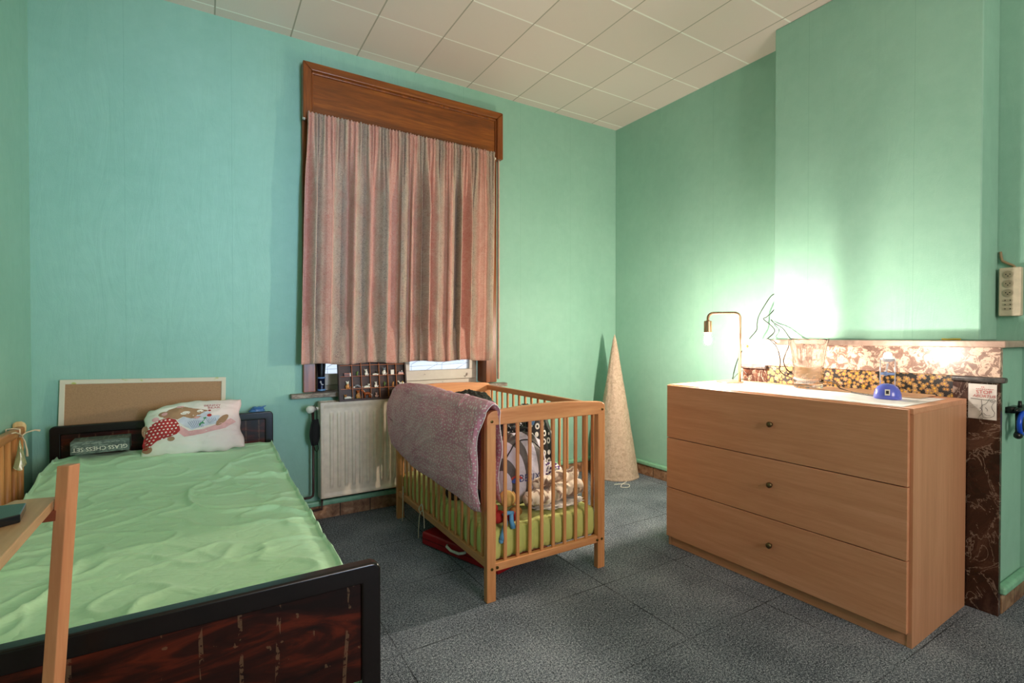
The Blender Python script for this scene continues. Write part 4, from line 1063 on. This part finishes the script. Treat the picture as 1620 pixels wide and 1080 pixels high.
for (a_, c_) in ((.724, .884), (1.760, 1.920)):
    b = B(); b.box(2.880, 2.905, a_, c_, 0, .998); b.done('marble_leg', M_LEG, fp, bevel=.002)
for (a_, c_) in ((.706, .886), (1.758, 1.926)):
    b = B(); b.box(2.862, 2.905, a_, c_, .998, 1.022); b.done('capital_band', M_CAP, fp, smooth=True, bevel=.008, seg=4, label='dark band')
def floral():
    q = N('black_gold_floral_paper'); o = sep(q, q.co()); cb = q.n('ShaderNodeCombineXYZ'); q.l(o[1], cb.inputs[0]); q.l(o[2], cb.inputs[1])
    out = S('#100c09')
    for scale, off, R, cols in ((46, 3.3, .36, ('#6e4c2a', '#957244', '#855a3a')), (31, 0.7, .345, ('#a07a5c', '#927024', '#b09078'))):
        ad = q.n('ShaderNodeVectorMath', operation='ADD'); q.l(cb.outputs[0], ad.inputs[0]); ad.inputs[1].default_value = (off, off*2, 0)
        v = q.n('ShaderNodeTexVoronoi', feature='F1', voronoi_dimensions='2D'); q.l(ad.outputs[0], v.inputs['Vector']); v.inputs['Scale'].default_value = scale; v.inputs['Randomness'].default_value = .8
        df = q.n('ShaderNodeVectorMath', operation='SUBTRACT'); q.l(ad.outputs[0], df.inputs[0]); q.l(v.outputs['Position'], df.inputs[1])
        d = sep(q, df.outputs[0]); ang = q.math('ARCTAN2', d[1], d[0])
        rad = q.math('ADD', R, q.math('MULTIPLY', q.math('SINE', q.math('MULTIPLY', ang, 6.0)), .05))
        s_ = sep(q, v.outputs['Color'])
        c = q.ramp(s_[0], [(0, S(cols[0])), (.5, S(cols[1])), (1, S(cols[2]))])
        c = q.mix(q.math('MULTIPLY', q.math('MAXIMUM', q.math('SINE', q.math('MULTIPLY', v.outputs['Distance'], 30)), 0), .4), c, S('#6a3c16'))
        c = q.mix(q.math('LESS_THAN', v.outputs['Distance'], .11), c, S('#d8a018'))
        out = q.mix(q.math('LESS_THAN', v.outputs['Distance'], rad), out, c)
    q.col(out); return q.set(.45)
b = B(); b.box(2.884, 2.894, .880, 1.764, .05, 1.022); b.done('floral_panel', floral(), fp, label='floral papered board closing the hearth')
b = B(); b.tube([(2.876, 1.887, 1.133), (2.868, 1.887, 1.133)], [.010, .006], 12); b.done('hook_plate', plain('brass_plate', '#8a5a28', .35, .7), fp, smooth=True)
b = B(); b.tube([(3.026, .90, 1.183), (3.020, .925, 1.184), (3.022, .95, 1.182), (3.018, .97, 1.184)], .004, 6); mark(b.done('twig', plain('yellow_green_twig', '#b0a030', .6), smooth=True), 'tiny yellow green twig on the right end of the mantel', 'twig')
# notice taped on the right marble leg
nt = thing('notice', 'white STOP ABORTUS notice taped to the right fireplace leg', 'poster', (2.878, .782, .838))
b = B(); b.grid(lambda u, v: Vector((2.8785-.0025*math.sin(PI*v)*u, .829-u*.094, .838+v*.152)), 6, 10); b.done('paper', plain('white_paper', '#d8d2cc', .6), nt, solid=.0006)
nf = lambda cx_, cz_: (lambda u, v: Vector((2.8735, .782-(u+cx_), cz_+v)))
crt = plain('red_ink', '#b01a1a', .6); cink = plain('black_ink', '#24201f', .6)
b = B(); text_bm('STOP', .022, nf(.006, .955), b=b); text_bm('ABORTUS', .0168, nf(.006, .938), b=b, shear=.2)
for k in range(2): b.box(2.8733, 2.8737, .775+k*.006, .779+k*.006, .976, .979)
for k in range(9): b.box(2.8733, 2.8737, .745+k*.0066, .749+k*.0066, .968, .9705)
b.done('red_words', crt, nt, fix=False, label='red words')
def ink(pts, r=.0007):
    return [(2.8732, .829-p[0]*.094, .838+(1-p[1])*.152) for p in pts]
b = B()
for L in ([(.10, .42), (.88, .45)], [(.48, .45), (.50, .66), (.52, .90)], [(.72, .46), (.66, .54), (.52, .60), (.46, .68), (.52, .76), (.50, .84), (.42, .92), (.36, .98), (.55, .97)],
          [(.72, .46), (.76, .40), (.84, .42), (.90, .40), (.97, .44), (.88, .54), (.83, .62), (.86, .70), (.94, .78), (.92, .88), (.78, .94), (.60, .95), (.52, .92)], [(.56, .82), (.66, .88), (.80, .88)], [(.42, .68), (.50, .72), (.44, .78)], [(.78, .46), (.84, .50), (.92, .46)], [(.62, .66), (.70, .72), (.68, .76)]):
    b.tube(ink(L), .0008, 5)
for k in range(3): b.tube(ink([(.08+.05*(k == 0), .60+k*.045), (.36, .615+k*.04)]), .0003, 4)
b.done('line_drawing', cink, nt, smooth=True, label='black line drawing of a figure holding a post')

# wall sockets and cords
sk = thing('wall_plug', 'white plug and socket at the left corner of the chimney breast', 'socket', (3.18, 1.86, 1.47))
b = B(); b.box(3.225, 3.25, 1.835, 1.905, 1.43, 1.51); b.done('socket_plate', M_WHT, sk, smooth=True, bevel=.004)
b = B(); b.tube([(3.235, 1.865, 1.475), (3.17, 1.865, 1.478)], [.018, .014], 14); b.done('plug', M_WHT, sk, smooth=True)
M_CORD = plain('black_cord', '#16120f', .5)
cord('power_cord', [(3.17, 1.865, 1.478), (3.13, 1.885, 1.46), (3.12, 1.925, 1.40), (3.11, 1.96, 1.33), (3.10, 1.965, 1.28), (3.10, 1.97, 1.235), (3.06, 2.00, 1.17), (2.98, 2.02, 1.05), (2.905, 2.0, .960), (2.82, 1.945, .945), (2.79, 1.93, .934)], .0032, M_CORD, 'black cord running from the plug down to the desk lamp', 'cord')
cord('power_cord', [(3.17, 1.862, 1.470), (3.12, 1.84, 1.40), (3.03, 1.825, 1.345), (3.015, 1.848, 1.318), (3.01, 1.865, 1.305), (3.005, 1.82, 1.270), (3.00, 1.785, 1.230), (2.98, 1.81, 1.190), (2.90, 1.775, 1.182), (2.812, 1.71, 1.180), (2.808, 1.66, 1.135), (2.82, 1.645, 1.06), (2.85, 1.665, 1.0), (2.868, 1.64, .97), (2.865, 1.55, .945), (2.85, 1.42, .935)], .0032, M_CORD, 'black cord looping over the mantel beside the glass vase', 'cord')
cord('power_cord', [(3.025, 1.825, 1.30), (3.01, 1.79, 1.275), (2.99, 1.73, 1.245), (2.95, 1.66, 1.183), (2.88, 1.60, 1.1815), (2.810, 1.59, 1.178), (2.806, 1.588, 1.145), (2.808, 1.61, 1.09), (2.82, 1.625, 1.045), (2.845, 1.60, .99), (2.862, 1.50, .965), (2.855, 1.38, .955), (2.76, 1.30, .934), (2.66, 1.20, .928), (2.60, 1.10, .928), (2.575, 1.066, .930)], .0032, M_CORD, 'black cord leading from behind the vase to the blue lamp', 'cord')

# multi socket on the right wall
ms = thing('multi_socket', 'tall white six-way socket block on the right wall', 'socket', (3.22, .775, 1.29))
b = B(); b.box(3.212, 3.25, .742, .820, 1.292, 1.520); b.done('housing', plain('cream_plastic', '#c9bba4', .4), ms, smooth=True, bevel=.006, seg=3)
M_HOL = plain('dark_hole', '#15110d', .6); M_RIM = plain('grey_cream_plastic', '#b4a68f', .4)
for z in (1.487, 1.444, 1.401):
    b = B(); b.tube([(3.2122, .786, z), (3.2095, .786, z)], .0185, 24); s_ = b.done('round_socket', M_RIM, ms, smooth='auto')
    b = B(); b.tube([(3.2094, .786, z), (3.2085, .786, z)], .0155, 20)
    o_ = b.done('socket_well', plain('socket_shade', '#a59880', .5), s_, smooth='auto')
    b = B()
    for (dy, dz) in ((.007, .001), (-.007, .001), (0, -.007)): b.tube([(3.2085, .786+dy, z+dz), (3.2078, .786+dy, z+dz)], .0024, 10)
    b.done('pin_holes', M_HOL, s_)
for z in (1.366, 1.346, 1.326):
    b = B(); b.prism([(-.018, 0), (-.012, .006), (.012, .006), (.018, 0), (.012, -.006), (-.012, -.006)], lambda u, v: Vector((3.2122, .786+u, z+v)), lambda u, v: Vector((3.2100, .786+u, z+v))); s_ = b.done('flat_socket', M_RIM, ms)
    b = B()
    for dy in (.009, -.009): b.tube([(3.2100, .786+dy, z), (3.2092, .786+dy, z)], .0025, 10)
    b.done('pin_holes', M_HOL, s_)
cord('white_cable', [(3.244, .822, 1.60), (3.240, .815, 1.56), (3.238, .80, 1.545), (3.240, .780, 1.532), (3.235, .77, 1.521)], .006, plain('beige_cable', '#9a8464', .6), 'beige cable entering the socket block from above', 'cable')

# blue hose tool hanging on the chimney side
hg = thing('hose_nozzle', 'black tool with a blue hose loop hanging beside the fireplace', 'tool', (3.02, .70, .76))
M_TB = plain('black_plastic', '#0f0f10', .3); M_BH = plain('blue_hose', '#1c4fd0', .25)
b = B(Matrix.Translation((.022, 0, 0))); b.tube([(3.012, .70, .915), (3.014, .70, .880)], [.006, .009], 12); b.tube([(2.955, .70, .876), (2.985, .70, .878), (3.08, .70, .880)], [.005, .010, .016], 12); b.tube([(3.025, .705, .88), (3.03, .705, .83), (3.03, .705, .78)], .014, 12)
b.box(2.99, 3.11, .712, .742, .86, .885); b.done('body', M_TB, hg, smooth=True)
b = B(Matrix.Translation((.022, 0, 0))); pts = [(3.035+.058*math.cos(a), .693, .815+.050*math.sin(a)) for a in [PI*(.35+1.0*k/14) for k in range(15)]]; b.tube(pts, .009, 12); b.done('hose', M_BH, hg, smooth=True, label='blue hose loop')
b = B(Matrix.Translation((.022, 0, 0))); b.tube([(2.975+.12, .70, .80), (2.99, .70, .775)], [.010, .012], 12); b.ball((2.992, .70, .766), (.020, .016, .016), 2); b.done('grip', M_TB, hg, smooth=True)
b = B(Matrix.Translation((.022, 0, 0))); pts = [(3.058+.030*math.cos(a), .682, .797+.030*math.sin(a)) for a in [2*PI*k/24 for k in range(24)]]; b.tube(pts, .004, 8, closed=True); b.done('ring', plain('lilac_ring', '#a88ad8', .3), hg, smooth=True, label='lilac ring')

# ------------------------------------------------------------------ chest of drawers
CHZ = .922
front = Matrix.Translation((2.272, 1.978, 0)) @ RZ(math.radians(1.2))    # local: +x into the wall, -y towards the camera
M_CHF = wood('oak_veneer_front', '#be8260', '#d69c7c', 'Y', .42, stretch=16, fine=60, mid='#ca906d', dist=.6)
M_CHS = wood('oak_veneer_side', '#b4805e', '#cd9674', 'Z', .42, stretch=22, fine=60, mid='#c18b69', dist=.4)
dr = thing('chest_of_drawers', 'wide oak veneer chest with three drawers below the mantel', 'chest of drawers', (2.56, 1.4, 0))
LN, DP = 1.158, .575
b = B(front); b.box(.018, DP, -LN+.018, -.018, .075, .09); b.box(.004, DP, -.018, 0, 0, CHZ-.022); b.box(.004, DP, -LN, -LN+.018, 0, CHZ-.022); b.box(DP-.006, DP, -LN+.018, -.018, .075, CHZ-.022)
b.done('carcass', M_CHS, dr, bevel=.0012)
b = B(front); b.box(0, DP, -LN, 0, CHZ-.022, CHZ); b.done('top_board', M_CHF, dr, bevel=.0015)
b = B(front); b.box(.008, .024, -LN+.018, -.018, 0, .075); b.done('plinth', M_CHF, dr, bevel=.001)
zs = [(.056, .334), (.338, .618), (.622, .905)]
M_KNOB = plain('aged_brass_knob', '#6b5c40', .35, .85)
for i, (a_, c_) in enumerate(zs):
    b = B(front); b.box(-.016, .0035, -LN+.012, -.001, a_, c_ if i < 2 else CHZ-.004); d_ = b.done('drawer', M_CHF, dr, bevel=.0015)
    zk = (.215, .50, .785)[i]
    b = B(front); ky = -.615
    b.tube([(-.016, ky, zk), (-.026, ky, zk), (-.030, ky, zk), (-.040, ky, zk), (-.044, ky, zk)], [.006, .006, .013, .013, .006], 18); b.done('knob', M_KNOB, d_, smooth=True)
# white paper runner over the top
M_PAP = plain('white_runner_paper', '#e8e6e6', .6)
def runner(u, v):
    x = .012+u*.46; y = -.035-v*(LN-.075)
    if u < .02: x += .010*max(0, noise.noise(Vector((v*9, 2, 0))))*2+.006*noise.noise(Vector((v*37, 0, 0)))
    if u > .98: x += .008*noise.noise(Vector((v*13, 5, 0)))
    return Vector((x, y, CHZ+.0012+.0012*abs(noise.noise(Vector((u*6, v*12, 1))))))
b = B(front); b.grid(runner, 30, 160); mark(b.done('paper_runner', M_PAP, smooth=True, solid=.0007, fix=False), 'white paper runner covering the top of the chest', 'runner')
# thin wooden board at the back right
b = B(front); b.box(.37, .555, -1.055, -.60, CHZ+.003, CHZ+.008); mark(b.done('thin_board', wood('pale_veneer_board', '#bf9470', '#d6b08c', 'Y', .4), bevel=.001), 'thin pale wooden board at the back of the chest behind the blue lamp', 'board')

# ------------------------------------------------------------------ desk lamp
LX, LY = 2.671, 1.800; z0 = CHZ+.0035; BX, BY = 2.560, 1.935
lp = thing('desk_lamp', 'slim copper desk lamp with a bare bulb on the chest', 'lamp', (2.65, 1.85, z0))
q = N('brushed_copper'); q.col(q.ramp(q.noise(q.co('Object', (1, 1, .1)), 120, 2), [(.3, S('#a8846c')), (.7, S('#c9a48a'))])); M_COP = q.set(.3, .9)
b = B(); b.lathe((2.650, 1.850, z0), [(.072, 0), (.076, .001), (.076, .004), (.072, .006), (.004, .0065)], 48); b.done('base', M_COP, lp, smooth='auto')
top = 1.334; D = Vector((BX-LX, BY-LY, 0)); Ld = D.length; D.normalize(); rr = .030
pts = [Vector((LX, LY, z0+.005))]
for k in range(9): a = PI/2*k/8; pts.append(Vector((LX, LY, top-rr))+D*(rr*(1-math.cos(a)))+Vector((0, 0, rr*math.sin(a))))
for k in range(9): a = PI/2*k/8; pts.append(Vector((BX, BY, top-rr))-D*(rr*(1-math.sin(a)))+Vector((0, 0, rr*math.cos(a))))
pts.append(Vector((BX, BY, 1.288)))
b = B(); b.tube(pts, .0078, 14); b.done('pole', M_COP, lp, smooth=True)
b = B(); b.lathe((BX, BY, 0), [(.010, 1.216), (.0215, 1.217), (.0225, 1.222), (.0225, 1.284), (.021, 1.288), (.006, 1.290)], 28); b.done('socket', M_COP, lp, smooth='auto')
def bulb_mat(name, col, st):
    q = N(name); q.b.inputs['Emission Color'].default_value = col; q.b.inputs['Emission Strength'].default_value = st; return q.set(.4)
b = B(); b.lathe((BX, BY, 0), [(.0001, 1.146), (.009, 1.148), (.016, 1.155), (.0205, 1.166), (.021, 1.176), (.019, 1.189), (.014, 1.203), (.013, 1.217)], 28); b.done('bulb', bulb_mat('warm_bulb_glow', (1.0, .84, .68, 1), BULB_1), lp, smooth=True, label='bare glowing bulb')
cord('lamp_cord', [(2.785, 1.925, .928), (2.765, 1.89, .955), (2.735, 1.84, .985), (2.715, 1.805, .992), (2.700, 1.770, .970), (2.690, 1.765, .950), (2.676, 1.80, .945)], .0018, M_CORD, 'short black cord arching behind the desk lamp pole', 'cord')

# ------------------------------------------------------------------ blue lamp
UX, UY = 2.550, 1.007; uz = CHZ+.0035
bl2 = thing('blue_lamp', 'small lamp with a translucent blue dome base and glowing bulb', 'lamp', (UX, UY, uz))
q = N('translucent_blue_plastic'); q.col(S('#6a78ee')); q.b.inputs['Transmission Weight'].default_value = .35; q.b.inputs['Coat Weight'].default_value = .5; M_BLU = q.set(.25)
b = B(); b.lathe((UX, UY, uz), [(.0495, 0), (.051, .003), (.050, .018), (.045, .037), (.035, .053), (.020, .063), (.0001, .066)], 40); b.done('dome_base', M_BLU, bl2, smooth=True, label='translucent blue dome')
vd = Vector((UX, UY, 0)).normalized(); vs_ = Vector((vd.y, -vd.x, 0))
M_ROD = plain('white_metal_rod', '#e4e2ea', .25, .3)
for s_ in (-1, 1):
    p0 = Vector((UX, UY, uz+.050))+vs_*(.026*s_); b = B(); b.tube([p0, p0+Vector((0, 0, .125))], .0022, 8); b.done('rod', M_ROD, bl2, smooth=True)
b = B(); pc_ = Vector((UX, UY, uz+.108)); b.tube([pc_-vs_*.024, pc_+vs_*.024], .006, 10); b.ball(pc_-vs_*.006, .010, 2); b.done('crossbar', plain('pale_blue_plastic', '#8fa8e0', .3), bl2, smooth=True, label='pale blue crossbar')
b = B(); b.tube([pc_-vs_*.006, pc_+Vector((0, 0, .045))], [.003, .0045], 8); b.done('arm', M_ROD, bl2, smooth=True)
b = B(); b.lathe((UX, UY, uz), [(.010, .160), (.020, .163), (.026, .172), (.026, .176)], 24); b.done('reflector', M_ROD, bl2, smooth=True)
b = B(); b.ball((UX, UY, uz+.186), (.015, .015, .015), 3); b.done('bulb', bulb_mat('halogen_glow', (1.0, .88, .76, 1), BULB_2), bl2, smooth=True, label='bright halogen bulb')
fr_ = Vector((UX, UY, uz+.030))-vd*.0485
b = B(); T_ = Matrix.Translation(fr_) @ Matrix(((vs_.x, vd.x, 0, 0), (vs_.y, vd.y, 0, 0), (0, 0, 1, 0), (0, 0, 0, 1))) @ Matrix.Rotation(-.35, 4, 'X')
b.box(-.009, .009, -.0022, 0, -.013, .013, T_); lb = b.done('switch_plate', M_WHT, bl2, label='white switch plate')
b = B(); b.box(-.005, .005, -.0032, -.002, -.007, .007, T_); b.done('switch', cink, lb)

# ------------------------------------------------------------------ crystal vase
q = N('crystal_glass'); q.col((1, 1, 1, 1)); q.b.inputs['Transmission Weight'].default_value = 1; q.b.inputs['IOR'].default_value = 1.5
M_GL = q.set(.02)
VX, VY = 2.700, 1.425; vz = CHZ+.0030; nseg = 144
b = B()
outer = [(.060, 0), (.066, .003), (.068, .012), (.066, .024), (.070, .040), (.073, .070), (.073, .095), (.072, .115), (.0725, .135), (.076, .170), (.082, .205), (.090, .240), (.094, .256)]
inner = [(.090, .256), (.086, .240), (.077, .205), (.071, .170), (.067, .135), (.066, .095), (.064, .05), (.055, .028), (.0001, .022)]
def interp(z):
    for (r0, a), (r1, c) in zip(outer, outer[1:]):
        if z <= c: return r0+(r1-r0)*(z-a)/(c-a)
    return outer[-1][0]
rings = []
H_ = .256; nz = 64
def vase_r(u, z):
    r = interp(z); t = u*24
    if z > .125: r -= .0016*abs(math.sin(PI*t*.5))*sm(.125, .15, z)
    elif z > .028:
        a = abs(((t+z*110) % 1)-.5)*2; c = abs(((t-z*110) % 1)-.5)*2
        r -= .0035*(1-min(a, c)*1.6 if min(a, c) < .6 else 0)*min(1, (z-.028)*80, (.125-z)*80)
    return r
b.grid(lambda u, v: Vector((VX+vase_r(u, v*H_)*math.cos(2*PI*u), VY+vase_r(u, v*H_)*math.sin(2*PI*u), vz+v*H_+(.003*abs(math.sin(PI*u*12)) if v > .995 else 0))), 240, nz, closed_u=True)
def innr(v):
    k = v*(len(inner)-1); i = min(int(k), len(inner)-2); t = k-i
    return inner[i][0]+(inner[i+1][0]-inner[i][0])*t, inner[i][1]+(inner[i+1][1]-inner[i][1])*t
b.grid(lambda u, v: Vector((VX+innr(v)[0]*math.cos(2*PI*u), VY+innr(v)[0]*math.sin(2*PI*u), vz+innr(v)[1]+(.003*abs(math.sin(PI*u*12)) if v < .005 else 0))), 240, 24, closed_u=True)
# rim and foot
vb = b.bm; vb.verts.ensure_lookup_table()
b.grid(lambda u, v: Vector((VX+(.094+(.090-.094)*v)*math.cos(2*PI*u), VY+(.094+(.090-.094)*v)*math.sin(2*PI*u), vz+.256+.003*abs(math.sin(PI*u*12)))), 240, 1, closed_u=True)
b.grid(lambda u, v: Vector((VX+.060*(1-v)*math.cos(2*PI*u), VY+.060*(1-v)*math.sin(2*PI*u), vz+.003*math.sin(v*PI/2)*0)), 240, 3, closed_u=True)
bmesh.ops.remove_doubles(b.bm, verts=b.bm.verts, dist=2.5e-3*.2)
mark(b.done('crystal_vase', M_GL, smooth=True), 'clear cut crystal vase between the two lamps', 'vase')
